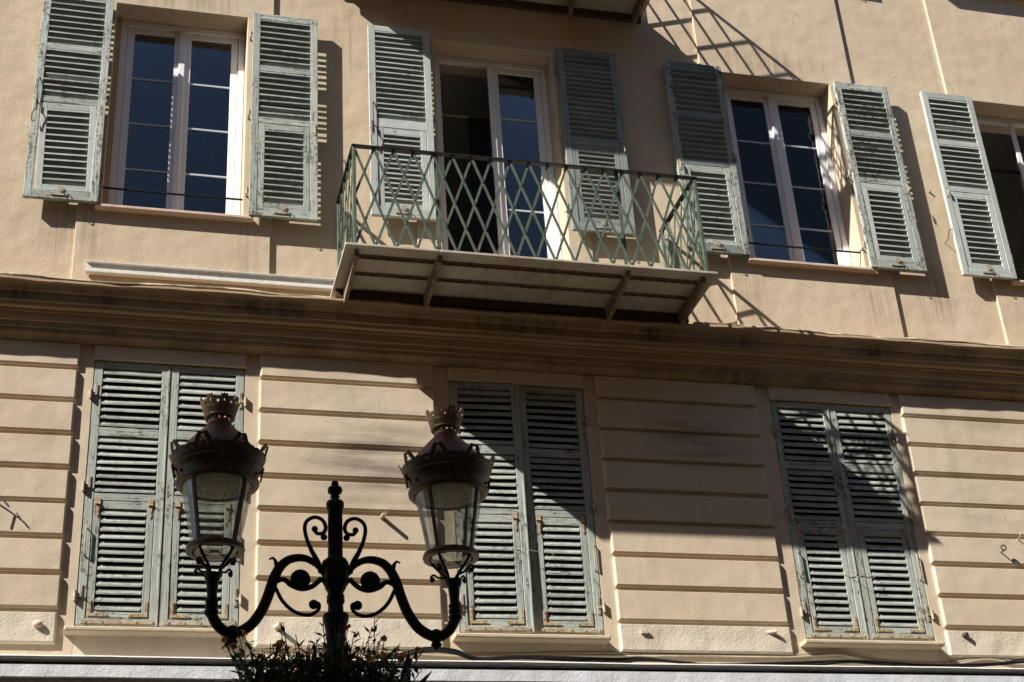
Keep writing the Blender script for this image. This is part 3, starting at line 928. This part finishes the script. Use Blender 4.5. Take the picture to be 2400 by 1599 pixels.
# ------------------------------------------------------------------ small things on the wall
t = MB()
xs_ = [-0.358, 1.512]
t.extrude_x([(-0.004, 7.748), (-0.030, 7.748), (-0.030, 7.738), (-0.010, 7.738), (-0.010, 7.654), (-0.054, 7.652), (-0.054, 7.638), (-0.004, 7.638)], xs_)
o = t.build('metal_channel', 'channel_white', None, bevel=0.0015)
tag(o, 'long white metal channel screwed to the wall beside the balcony', 'channel')
o.data.transform(Matrix.Translation((-0.577, 0.0, -7.638)))
o.location = (0.577, -0.005, 7.638)

def cable(name, pts, r, mat, label, n=5):
    base = Vector(pts[0])
    m = MB().tube([p - base for p in spline(pts, n)], r, 6)
    o = m.build(name, mat, None, 60, base)
    tag(o, label, 'cable')
    return o
rc = random.Random(5)
cp = [(-1.4 + 0.22 * i, -0.202 + 0.004 * math.sin(i * 1.7), 7.476 + 0.7 * wav(-1.4 + 0.22 * i + 2.1) + 0.005 * math.sin(i * 0.9) + 0.003 * rc.uniform(-1, 1)) for i in range(14)]
cp = [p for p in cp if p[0] < 1.5]
cable('conduit', cp, 0.013, 'cable_cream', 'pale cable conduit lying on the cornice below the metal channel')
cp = [(4.40 + 0.25 * i, -0.202 + 0.004 * math.sin(i * 1.3), 7.476 + 0.7 * wav(4.4 + 0.25 * i + 2.1) + 0.006 * math.sin(i * 0.8) + 0.003 * rc.uniform(-1, 1)) for i in range(18)]
cable('conduit', cp, 0.012, 'cable_cream', 'pale cable conduit lying on the cornice past the balcony')
DK = [(1.30, 4.62), (1.60, 4.66), (1.916, 4.708), (2.112, 4.757), (2.319, 4.75), (2.493, 4.697), (2.81, 4.712), (3.477, 4.698), (3.698, 4.713), (4.032, 4.690), (4.254, 4.672), (4.947, 4.695), (5.303, 4.715), (5.539, 4.707), (6.0, 4.69), (6.554, 4.714), (6.841, 4.742), (7.4, 4.73), (8.5, 4.75)]
for k in range(3):
    dy, dz = ((0, 0), (0.016, 0.012), (-0.010, 0.016))[k]
    cable('cable', [(x, -0.10 + dy + 0.01 * math.sin(3 * x + k), z + dz + 0.006 * math.sin(5 * x + 2 * k)) for x, z in DK], 0.0105 if k < 2 else 0.007, 'cable_black',
          ('lowest black cable of the bundle sagging along the shop fascia', 'upper black cable of the bundle sagging along the shop fascia', 'thinnest black cable twisted into the bundle on the shop fascia')[k])
TN = [(1.75, 4.80), (1.958, 4.785), (2.424, 4.764), (3.281, 4.779), (3.577, 4.781), (4.062, 4.788), (4.867, 4.794), (5.128, 4.808), (5.344, 4.817), (5.634, 4.765), (6.18, 4.750), (6.565, 4.80), (6.876, 4.764), (7.4, 4.80), (8.5, 4.80)]
cable('cable', [(x, 0.036, z) for x, z in TN], 0.0075, 'cable_cream', 'thin cream cable clipped along the wall under the closed windows')
cable('cable', [(x, 0.038, z + 0.014 + 0.007 * math.sin(4 * x)) for x, z in TN], 0.0055, 'cable_cream', 'thinner cream cable looping just above its neighbour under the windows')

def small(name, m, mat, loc, label, cat, smooth=50):
    o = m.build(name, mat, None, smooth, loc)
    tag(o, label, cat)
    return o
eye = [(0.022 * math.cos(a), -0.05, 0.022 * math.sin(a)) for a in [i * math.pi / 8 for i in range(-4, 12)]]
small('eye_bolt', MB().tube([(0, 0.03, -0.022)] + eye, 0.006, 6), 'rust_dark', (6.889, YF, 5.70), 'rusty iron eye bolt in the sunlit blocks at the right', 'bolt')
small('wall_hook', MB().tube(spline([(0, 0.02, 0), (0, -0.03, 0), (0.005, -0.05, 0.03), (0.02, -0.055, 0.02)], 4), 0.005, 6), 'hinge_cream', (7.07, YF, 5.80), 'small cream hook above the rusty eye bolt', 'hook')
small('wall_hook', MB().tube(spline([(0.0, 0.04, -0.10), (0.0, -0.04, -0.095), (0.015, -0.06, -0.02), (0.05, -0.06, 0.0), (0.07, -0.05, 0.05), (0.10, -0.04, 0.045)], 5), 0.0035, 6), 'wire_dark', (7.03, 0.0, 8.73), 'bent wire hook on the upper wall between two shutters', 'hook')
small('wall_stub', MB().tube([(0, 0.02, 0), (0.012, -0.075, 0.004)], [0.017, 0.015], 10), 'hinge_cream', (1.85, YF, 5.785), 'cream metal stub on the blocks between the lanterns', 'stub')
small('wall_stub', MB().tube([(0, 0.02, 0), (0.03, -0.075, 0.0)], [0.017, 0.014], 10), 'sill_stone', (1.09, YF, 4.945), 'short pipe stub on the pale band by the lamp arm', 'stub')
small('wall_stub', MB().ball((0, -0.012, 0), 0.03, 10, 6, (1.1, .7, .8)), 'sill_stone', (-0.476, YF, 4.933), 'pale plaster lump on the pale band at the left', 'stub')
small('wall_stub', MB().box(-0.025, 0.03, -0.02, 0.02, -0.010, 0.010), 'sill_stone', (3.775, YF, 4.956), 'small cut-off fixing on the pale band by the leaning leaf', 'stub')
small('wall_stub', MB().tube([(-0.03, 0.01, 0), (0.03, -0.03, 0)], [0.018, 0.012], 8), 'sill_stone', (4.789, YF, 4.975), 'broken fixing on the pale band left of the last window', 'stub')
small('wall_stub', MB().tube([(0, 0.01, 0), (0.01, -0.03, 0)], [0.024, 0.018], 8), 'rust_dark', (6.402, YF, 4.981), 'rusty plug in the pale band right of the last window', 'stub')
small('wall_stub', MB().tube([(0, 0.03, 0), (0, -0.02, 0)], [0.012, 0.010], 8), 'hinge_cream', (6.99, 0.025, 9.176), 'small white knob on the upper wall', 'stub')
small('wall_spike', MB().tube(spline([(-0.10, 0.03, 0.03), (-0.02, -0.05, 0.02), (0.03, -0.06, -0.03)], 4), 0.006, 6).tube([(-0.03, -0.045, 0.018), (-0.08, -0.06, -0.05)], 0.004, 6).tube([(0.0, -0.055, 0.0), (-0.03, -0.05, 0.05)], 0.004, 6), 'wire_dark', (-0.76, YF, 5.77), 'dark forked iron spike in the blocks at the left edge', 'spike')
small('tie_wire', MB().tube(spline([(-0.16, 0.02, 0.02), (-0.10, -0.03, 0.0), (0.0, -0.04, -0.02), (0.08, -0.03, 0.0), (0.13, -0.03, -0.05), (0.10, 0.01, -0.06)], 5), 0.0022, 5), 'cable_cream', (3.0, 0.03, 5.57), 'thin wire tying the two leaves of the middle closed window', 'wire')
small('tie_wire', MB().tube(spline([(-0.13, 0.02, 0.02), (-0.05, -0.02, -0.015), (0.02, -0.03, -0.03), (0.09, -0.02, -0.02), (0.11, 0.01, 0.02), (-0.13, 0.0, 0.03)], 5), 0.0022, 5), 'cable_cream', (5.62, 0.03, 5.45), 'thin wire tying the two leaves of the last closed window', 'wire')

# ------------------------------------------------------------------ street lamp
LX, LY = 1.035, -3.2
lamp = empty('street_lamp', (LX, LY, 0.13))
tag(lamp, 'black cast iron street lamp with two bronze lanterns on curled arms', 'street lamp')
def lp(m, name, mat, parent=lamp, smooth=40, loc=(0, 0, -0.13), **k):
    return m.build(name, mat, parent, smooth, loc, **k)
u = 0.054 / 100           # metres for one px of the measured outline
prof = [(0.02, 4.652), (0.014, 4.650), (35 * u, 4.640), (34 * u, 4.628), (30 * u, 4.622), (60 * u, 4.617), (70 * u, 4.602), (62 * u, 4.588), (40 * u, 4.580), (36 * u, 4.572), (46 * u, 4.566), (28 * u, 4.556), (30 * u, 4.548),
        (70 * u, 4.543), (82 * u, 4.534), (82 * u, 4.512), (72 * u, 4.498), (67 * u, 4.488), (68 * u, 4.25), (80 * u, 4.243), (84 * u, 4.228), (84 * u, 4.110), (100 * u, 4.104), (92 * u, 4.088), (72 * u, 4.070), (70 * u, 4.058), (80 * u, 4.052), (80 * u, 4.040),
        (72 * u, 4.036), (82 * u, 4.030), (80 * u, 4.018), (68 * u, 4.010), (70 * u, 3.975), (80 * u, 3.966), (112 * u, 3.958), (118 * u, 3.942), (112 * u, 3.925), (98 * u, 3.905), (84 * u, 3.83), (80 * u, 3.2), (86 * u, 1.6), (110 * u, 1.55), (120 * u, 1.45), (130 * u, 0.6), (190 * u, 0.5), (210 * u, 0.14)]
lp(MB().lathe(prof[1:], 24), 'pole', 'iron_black')
# hub: eight-sided box with side lugs
m = MB().lathe([(0.060, 4.232), (0.066, 4.22), (0.066, 4.12), (0.058, 4.105)], 8)
lp(m, 'hub', 'iron_black', smooth=None)
for s in (-1, 1):
    arm = empty('arm', (0, 0, 0), lamp)
    def ap(m, name, mat='iron_black', smooth=50, **k):
        return m.build(name, mat, arm, smooth, (0, 0, -0.13), **k)
    f = lambda pts: [(-s * x, 0, z) for x, z in pts]
    main = [(-0.055, 4.165), (-0.085, 4.205), (-0.122, 4.229), (-0.153, 4.240), (-0.19, 4.240), (-0.232, 4.226), (-0.266, 4.194), (-0.289, 4.152), (-0.306, 4.103), (-0.325, 4.04), (-0.355, 3.967), (-0.407, 3.895), (-0.487, 3.857), (-0.548, 3.887), (-0.584, 3.95), (-0.585, 4.0)]
    sp = spline(f(main), 5)
    rr = [0.017 + 0.009 * min(1, max(0, (i / len(sp) - 0.15) * 3)) * (1 if i / len(sp) < .7 else 1) for i in range(len(sp))]
    ap(MB().tube(sp, rr, 12), 'main_arm')
    ap(MB().tube(spline(f([(-0.285, 4.19), (-0.291, 4.222), (-0.305, 4.236), (-0.320, 4.228)]), 4), [0.010] * 5 + [0.007] * 4 + [0.005] * 4, 8), 'tail_leaf')
    ap(MB().tube(spline(f([(-0.285, 4.118), (-0.262, 4.128), (-0.239, 4.124), (-0.215, 4.102), (-0.163, 4.084), (-0.111, 4.099), (-0.068, 4.14)]), 5), 0.013, 10).ball((-s * -0.170, 0, 4.132), 0.050, 16, 12, (1, .55, 1)), 'ball_scroll')
    sp = spline(f([(-0.29, 4.09), (-0.259, 4.028), (-0.22, 3.985), (-0.173, 3.959), (-0.121, 3.956), (-0.085, 3.98), (-0.080, 4.008), (-0.100, 4.018)]), 5)
    ap(MB().tube(sp, 0.0095, 8).ball((-s * -0.106, 0, 4.007), 0.024, 12, 8, (1, .8, 1)), 'lower_scroll')
    sp = spline(f([(-0.068, 4.17), (-0.090, 4.23), (-0.116, 4.28), (-0.14, 4.341), (-0.15, 4.397), (-0.138, 4.435), (-0.101, 4.455), (-0.063, 4.441), (-0.047, 4.404), (-0.058, 4.375), (-0.087, 4.37), (-0.103, 4.388)]), 5)
    ap(MB().tube(sp, [0.016 - 0.006 * min(1, i / 14) for i in range(len(sp))], 8).ball((-s * -0.101, 0, 4.393), 0.016, 10, 8).ball((-s * -0.056, 0, 4.352), 0.017, 10, 8), 'heart_scroll')
    # lantern socket: fluted cup, rings and drop
    cx = s * 0.586
    m = MB().lathe([(0.036, 4.150), (0.040, 4.145), (0.040, 4.128), (0.030, 4.108), (0.024, 4.05), (0.024, 4.025), (0.031, 4.02), (0.031, 4.008), (0.026, 4.003), (0.032, 3.995), (0.032, 3.98), (0.026, 3.972), (0.034, 3.965), (0.034, 3.952), (0.026, 3.94)], 18, (cx, 0, 0))
    ap(m, 'socket')
    m = MB().lathe([(0.010, 3.895), (0.022, 3.888), (0.022, 3.878), (0.030, 3.87), (0.026, 3.84), (0.020, 3.825), (0.028, 3.82), (0.024, 3.808), (0.012, 3.802), (0.014, 3.795), (0.004, 3.79)], 14, (s * 0.487, 0, 0))
    ap(m, 'drop_finial')
    # ---- lantern
    lan = empty('lantern', (cx - 0.008 * s, 0, 4.10), lamp)
    def gp(m, name, mat, smooth=40, **k):
        return m.build(name, mat, lan, smooth, (0, 0, -4.10 - 0.0), **k)
    lan.location.z = 4.10 - 0.13
    # four scroll legs, bottom ring
    for k in range(4):
        a = math.pi / 4 + k * math.pi / 2
        d = Vector((math.cos(a), math.sin(a), 0))
        leg = [d * 0.030 + Vector((0, 0, 4.14)), d * 0.040 + Vector((0, 0, 4.175)), d * 0.078 + Vector((0, 0, 4.215)), d * 0.118 + Vector((0, 0, 4.262))]
        curl = [d * 0.045 + Vector((0, 0, 4.170)), d * 0.080 + Vector((0, 0, 4.178)), d * 0.105 + Vector((0, 0, 4.198)), d * 0.123 + Vector((0, 0, 4.190)), d * 0.120 + Vector((0, 0, 4.168)), d * 0.104 + Vector((0, 0, 4.172))]
        gp(MB().tube(spline(leg, 5), 0.0075, 8).tube(spline(curl, 4), 0.006, 8).ball(tuple(d * 0.112 + Vector((0, 0, 4.178))), 0.011, 8, 6), 'leg', 'iron_black')
        gp(MB().bar(d * 0.119 + Vector((0, 0, 4.285)), d * 0.177 + Vector((0, 0, 4.60)), 0.016, 0.012, d), 'strut', 'bronze')
    gp(MB().lathe([(0.110, 4.254), (0.138, 4.256), (0.142, 4.268), (0.136, 4.284), (0.118, 4.290), (0.110, 4.282), (0.110, 4.254)], 40, cap=False), 'bottom_ring', 'bronze')
    gp(MB().lathe([(0.002, 4.232), (0.06, 4.236), (0.098, 4.250), (0.108, 4.272)], 32, cap=False), 'glass_bowl', 'lantern_glass')
    gp(MB().lathe([(0.116, 4.288), (0.172, 4.596)], 48, cap=False), 'glass', 'lantern_glass')
    # roof drum
    gp(MB().lathe([(0.168, 4.602), (0.176, 4.592), (0.190, 4.592), (0.202, 4.602), (0.204, 4.615), (0.198, 4.624), (0.192, 4.632), (0.196, 4.650), (0.203, 4.672), (0.212, 4.678), (0.216, 4.690), (0.212, 4.700), (0.218, 4.708), (0.214, 4.716), (0.205, 4.726)], 56, cap=False), 'drum', 'bronze')
    gp(MB().lathe([(0.205, 4.725), (0.200, 4.76), (0.150, 4.825), (0.100, 4.882), (0.070, 4.915), (0.058, 4.932)], 48, cap=False), 'roof_cone', 'cone_brown')
    gp(MB().lathe([(0.004, 4.588), (0.140, 4.588), (0.150, 4.594), (0.166, 4.60)], 40, cap=False), 'lamp_disc', 'lamp_disc')
    for k in range(12):
        a = k * math.pi / 6
        gp(MB().ball((0.09 * math.cos(a), 0.09 * math.sin(a), 4.587), 0.005, 6, 4), 'diode', 'iron_black')
    for k in range(8):
        a = k * math.pi / 4 + math.pi / 8
        d = Vector((math.cos(a), math.sin(a), 0))
        gp(MB().tube([d * 0.192 + Vector((0, 0, 4.645)), d * 0.204 + Vector((0, 0, 4.643))], 0.008, 8), 'boss', 'bronze')
    for k in range(4):
        a = k * math.pi / 2 - math.pi / 2
        d = Vector((math.cos(a), math.sin(a), 0))
        tq = Vector((-d.y, d.x, 0))
        m = MB()
        a0 = d * 0.216 + Vector((0, 0, 4.70))
        m.add([a0 - tq * 0.018, a0 + tq * 0.018, d * 0.205 + tq * 0.006 + Vector((0, 0, 4.63)), d * 0.205 - tq * 0.006 + Vector((0, 0, 4.63)),
               a0 - tq * 0.018 + d * 0.01, a0 + tq * 0.018 + d * 0.01, d * 0.213 + tq * 0.006 + Vector((0, 0, 4.63)), d * 0.213 - tq * 0.006 + Vector((0, 0, 4.63))],
              [(4, 5, 6, 7), (0, 1, 5, 4), (1, 2, 6, 5), (2, 3, 7, 6), (3, 0, 4, 7)])
        gp(m, 'keystone', 'bronze', smooth=None)
    # pierced cresting round the roof, mural crown on top: sheets with real holes
    def pierced(name, mat, n, nv, base, top, height, hole, thick):
        """base/top (r,z); height(theta)->0..1; hole(theta index, v)->bool"""
        m = MB()
        for i in range(n):
            for v in range(nv + 1):
                th = 2 * math.pi * i / n
                hh = height(i) * v / nv
                r = base[0] + (top[0] - base[0]) * hh
                z = base[1] + (top[1] - base[1]) * hh
                m.v.append((r * math.cos(th), r * math.sin(th), z))
        for i in range(n):
            for v in range(nv):
                if hole(i, v):
                    continue
                a, b = i * (nv + 1) + v, ((i + 1) % n) * (nv + 1) + v
                m.f.append((a, b, b + 1, a + 1))
        o = gp(m, name, mat, smooth=None)
        so_ = o.modifiers.new('thickness', 'SOLIDIFY')
        so_.thickness = thick
        so_.offset = 0
        return o
    n = 160
    def crest_h(i):
        k = (i % 20)
        big = max(0, 1 - abs(k - 10) / 5.2)
        return 0.40 + 0.08 * abs(math.sin(i * math.pi / 5)) + 0.52 * min(1, big * 1.7)
    def crest_hole(i, v):
        k = i % 20
        return (k in (8, 11) and v in (3, 4)) or (k in (9, 10) and v in (4, 5, 6)) or (k in (7, 12) and v == 2) or (k in (2, 3, 16, 17) and v == 3)
    pierced('cresting', 'bronze', n, 8, (0.216, 4.708), (0.249, 4.790), crest_h, crest_hole, 0.006)
    gp(MB().lathe([(0.057, 4.930), (0.060, 4.934), (0.060, 4.938), (0.057, 4.942)], 32, cap=False), 'neck_ring', 'bronze_gold')
    pierced('neck', 'bronze_gold', 64, 4, (0.056, 4.940), (0.060, 4.962), lambda i: 1, lambda i, v: i % 5 in (1, 2) and v in (1, 2), 0.004)
    gp(MB().lathe([(0.060, 4.962), (0.072, 4.958), (0.077, 4.966), (0.075, 4.974), (0.078, 4.980), (0.081, 4.998), (0.085, 5.004), (0.084, 5.010), (0.078, 5.010)], 40, cap=False), 'crown_band', 'bronze_gold')
    def cr_h(i):
        k = i % 12
        tower = k in (0, 1, 2, 3, 4, 5)
        if tower:
            return 1.0 if k % 2 == 0 else 0.86
        return 0.66 if k % 2 == 0 else 0.56
    pierced('crown', 'bronze_gold', 96, 6, (0.083, 5.008), (0.101, 5.066), cr_h, lambda i, v: (i % 12 == 2 and v in (2, 3)) or (i % 12 in (8, 9) and v in (2, 3)) or (i % 12 == 5 and v > 3), 0.005)

# ------------------------------------------------------------------ flower basket round the pole
bk = empty('flower_basket', (LX - 0.07, LY, 3.30))
tag(bk, 'round basket of orange and yellow flowers fixed round the lamp pole', 'flower basket')
m = MB().lathe([(0.06, 3.12), (0.2, 3.14), (0.30, 3.22), (0.36, 3.35), (0.38, 3.41), (0.36, 3.42), (0.33, 3.40), (0.10, 3.39)], 36, cap=False)
m.build('bowl', 'iron_black', bk, 40, (0, 0, -3.30))
MB().lathe([(0.05, 3.395), (0.34, 3.40)], 30, cap=False).build('soil', 'soil', bk, None, (0, 0, -3.30))
rf = random.Random(21)
stems, leaves = MB(), MB()
def leafquad(m, p, d, ln, wd, up):
    d = Vector(d).normalized()
    s = d.cross(Vector(up)).normalized() * wd / 2
    p = Vector(p)
    nrm = s.cross(d).normalized() * ln * 0.12
    m.add([p, p + d * ln * 0.45 + s + nrm * 0.5, p + d * ln, p + d * ln * 0.45 - s + nrm * 0.5], [(0, 1, 2), (0, 2, 3)])
tips = []
for k in range(520):
    a = rf.uniform(0, 2 * math.pi)
    r0 = 0.31 * math.sqrt(rf.random())
    p = Vector((r0 * math.cos(a), r0 * math.sin(a), 3.40))
    lean = rf.uniform(0.1, 0.62) * (r0 / 0.4 + 0.2)
    hh = rf.uniform(0.16, 0.34) if rf.random() < 0.82 else rf.uniform(0.34, 0.46)
    d = Vector((math.cos(a) * lean + rf.uniform(-.35, .35), math.sin(a) * lean + rf.uniform(-.35, .35), 1.0))
    q = p + d * hh * 0.5 + Vector((rf.uniform(-.02, .02), rf.uniform(-.02, .02), 0))
    e = q + Vector((d.x * 0.8, d.y * 0.8, 0.9)) * hh * 0.5
    stems.tube(spline([p, q, e], 3), [0.0032, 0.003, 0.0028, 0.0026, 0.0024, 0.0022, 0.0018][:7], 4)
    tips.append((e, d))
    for j in range(rf.randint(14, 24)):
        tt = 0.1 + 0.85 * rf.random() ** 1.25
        b = p.lerp(q, tt * 2) if tt < 0.5 else q.lerp(e, tt * 2 - 1)
        aa = rf.uniform(0, 6.28)
        leafquad(leaves, b, (math.cos(aa), math.sin(aa), rf.uniform(-.3, 1.1)), rf.uniform(0.025, 0.065), rf.uniform(0.009, 0.026), (rf.uniform(-.3, .3), rf.uniform(-.3, .3), 1))
# trailing edge
for k in range(260):
    a = rf.uniform(0, 6.28)
    p = Vector((0.35 * math.cos(a), 0.35 * math.sin(a), 3.50))
    leafquad(leaves, p + Vector((rf.uniform(-.05, .05), rf.uniform(-.05, .05), rf.uniform(-.12, .1))), (math.cos(a) + rf.uniform(-.6, .6), math.sin(a) + rf.uniform(-.6, .6), rf.uniform(-1.2, .6)), rf.uniform(0.03, 0.08), rf.uniform(0.01, 0.024), (0, 0, 1))
tag(stems.build('stems', 'leaf_green', bk, None, (0, 0, -3.30)), kind='stuff')
tag(leaves.build('foliage', 'leaf_green', bk, None, (0, 0, -3.30)), kind='stuff')
# flowers: four or five cupped petals, three meshes shared
fm = []
for mat in ('petal_orange', 'petal_yellow', 'petal_orange', 'petal_yellow'):
    m = MB()
    for k in range(5):
        a = k * 2 * math.pi / 5 + rf.uniform(-.2, .2)
        c, s = math.cos(a), math.sin(a)
        l = rf.uniform(0.020, 0.027)
        wv = 0.011
        q = [(0, 0, 0), (c * l * .55 - s * wv, s * l * .55 + c * wv, 0.008), (c * l - s * wv * .6, s * l + c * wv * .6, 0.010 + rf.uniform(-.008, .004)), (c * l + s * wv * .6, s * l - c * wv * .6, 0.010 + rf.uniform(-.008, .004)), (c * l * .55 + s * wv, s * l * .55 - c * wv, 0.008)]
        m.add(q, [(0, 1, 2, 3, 4)])
    m.tube([(0, 0, -0.012), (0, 0, 0.002)], [0.002, 0.004], 5)
    fm.append(m.mesh('flower', mat))
rf.shuffle(tips)
cnt = 0
for e, d in tips:
    if cnt >= 150:
        break
    for j in range(rf.choice((1, 1, 2, 3))):
        v = Vector((rf.uniform(-.03, .03), rf.uniform(-.03, .03), rf.uniform(-.03, .012))) if j else Vector((0, 0, 0))
        o = place('flower', fm[rf.randint(0, 3)], bk, (e + v) - Vector((0, 0, 3.30)), (rf.uniform(-1.2, 1.2), rf.uniform(-1.2, 1.2), rf.uniform(0, 6.28)))
        o.scale = [rf.uniform(0.6, 1.1)] * 3
        cnt += 1
# long strap leaves and bare twigs at the right
for k, (x, y, tx, tz, ln, wd) in enumerate(((0.37, -0.05, 0.16, 1.0, 0.30, 0.050), (0.36, 0.05, 0.62, 0.75, 0.30, 0.030), (0.34, -0.1, 0.9, 0.25, 0.26, 0.040), (0.30, 0.1, 1.0, 0.05, 0.28, 0.045), (0.10, -0.1, 0.75, 0.9, 0.42, 0.018))):
    m = MB()
    P0 = Vector((x, y, 3.50))
    D = Vector((tx, 0.1, tz)).normalized()
    side = Vector((0.2, 1, 0.15)).cross(D).normalized()
    n = 7
    for i in range(n + 1):
        t_ = i / n
        c = P0 + D * ln * t_ + Vector((0, 0, -0.10 * ln * t_ * t_ * (3 if tz < 0.6 else .5)))
        ww = wd * math.sin(math.pi * min(1, 0.12 + t_ * 0.88)) * 0.5 + 0.001
        m.v += [tuple(c - side * ww), tuple(c + side * ww)]
        if i:
            m.f.append((2 * i - 2, 2 * i - 1, 2 * i + 1, 2 * i))
    o = m.build('strap_leaf', 'leaf_dark', bk, None, (0, 0, -3.30))
    o.modifiers.new('thickness', 'SOLIDIFY').thickness = 0.0015

# ------------------------------------------------------------------ the house across the street (behind the viewer's left; it shades the lamp)
nb = empty('neighbouring_house', (-19, -14, 0))
tag(nb, 'ochre house across the street, standing outside the view', 'building')
HX0, HX1, HY0, HY1, HZ_ = -30, -7.0, -20, -8.0, 14.24
def hp(m, name, mat):
    return m.build(name, mat, nb, None, (19, 14, 0))
hp(MB().box(HX0, HX1, HY0, HY1, 0.01, HZ_), 'wall', 'far_wall')
hp(MB().box(HX0 - .3, HX1 + .3, HY0 - .3, HY1 + 0.25, HZ_ + 0.002, HZ_ + 0.25), 'eaves', 'far_wall')
hp(MB().add([(HX0 - .3, HY0 - .3, HZ_ + .252), (HX1 + .3, HY0 - .3, HZ_ + .252), (HX1 + .3, HY1 + .25, HZ_ + .252), (HX0 - .3, HY1 + .25, HZ_ + .252), (HX0 + 4, -14, HZ_ + 2.2), (HX1 - 4, -14, HZ_ + 2.2)],
            [(0, 1, 5, 4), (1, 2, 5), (2, 3, 4, 5), (3, 0, 4), (0, 3, 2, 1)]), 'roof', 'roof_tile')
hb = empty('sky_block_row', (10, -18, 0))  # unseen row, added to cut the sky's fill light on the facade
tag(hb, 'unseen house row added behind the viewer to block sky light', 'building')
MB().box(-6.9, 40, -24, -11.8, 0.01, 15.0).build('wall', 'far_wall', hb, None, (-10, 18, 0))
MB().box(-6.9, 40, -24, -11.6, 15.002, 15.2).build('eaves', 'far_wall', hb, None, (-10, 18, 0))
for k in range(12):
    for fl_ in range(4):
        x, z = -5 + k * 3.4, 1.2 + fl_ * 3.4
        MB().box(x, x + 1.1, -11.798, -11.77, z, z + 1.9).build('window', 'dark_glass', hb, None, (-10, 18, 0))
for fl_ in range(4):
    for k in range(7):
        x = HX0 + 2 + k * 3.1
        z = 1.2 + fl_ * 3.4
        hp(MB().box(x, x + 1.1, HY1 + 0.002, HY1 + 0.03, z, z + 1.9), 'window', 'dark_glass')
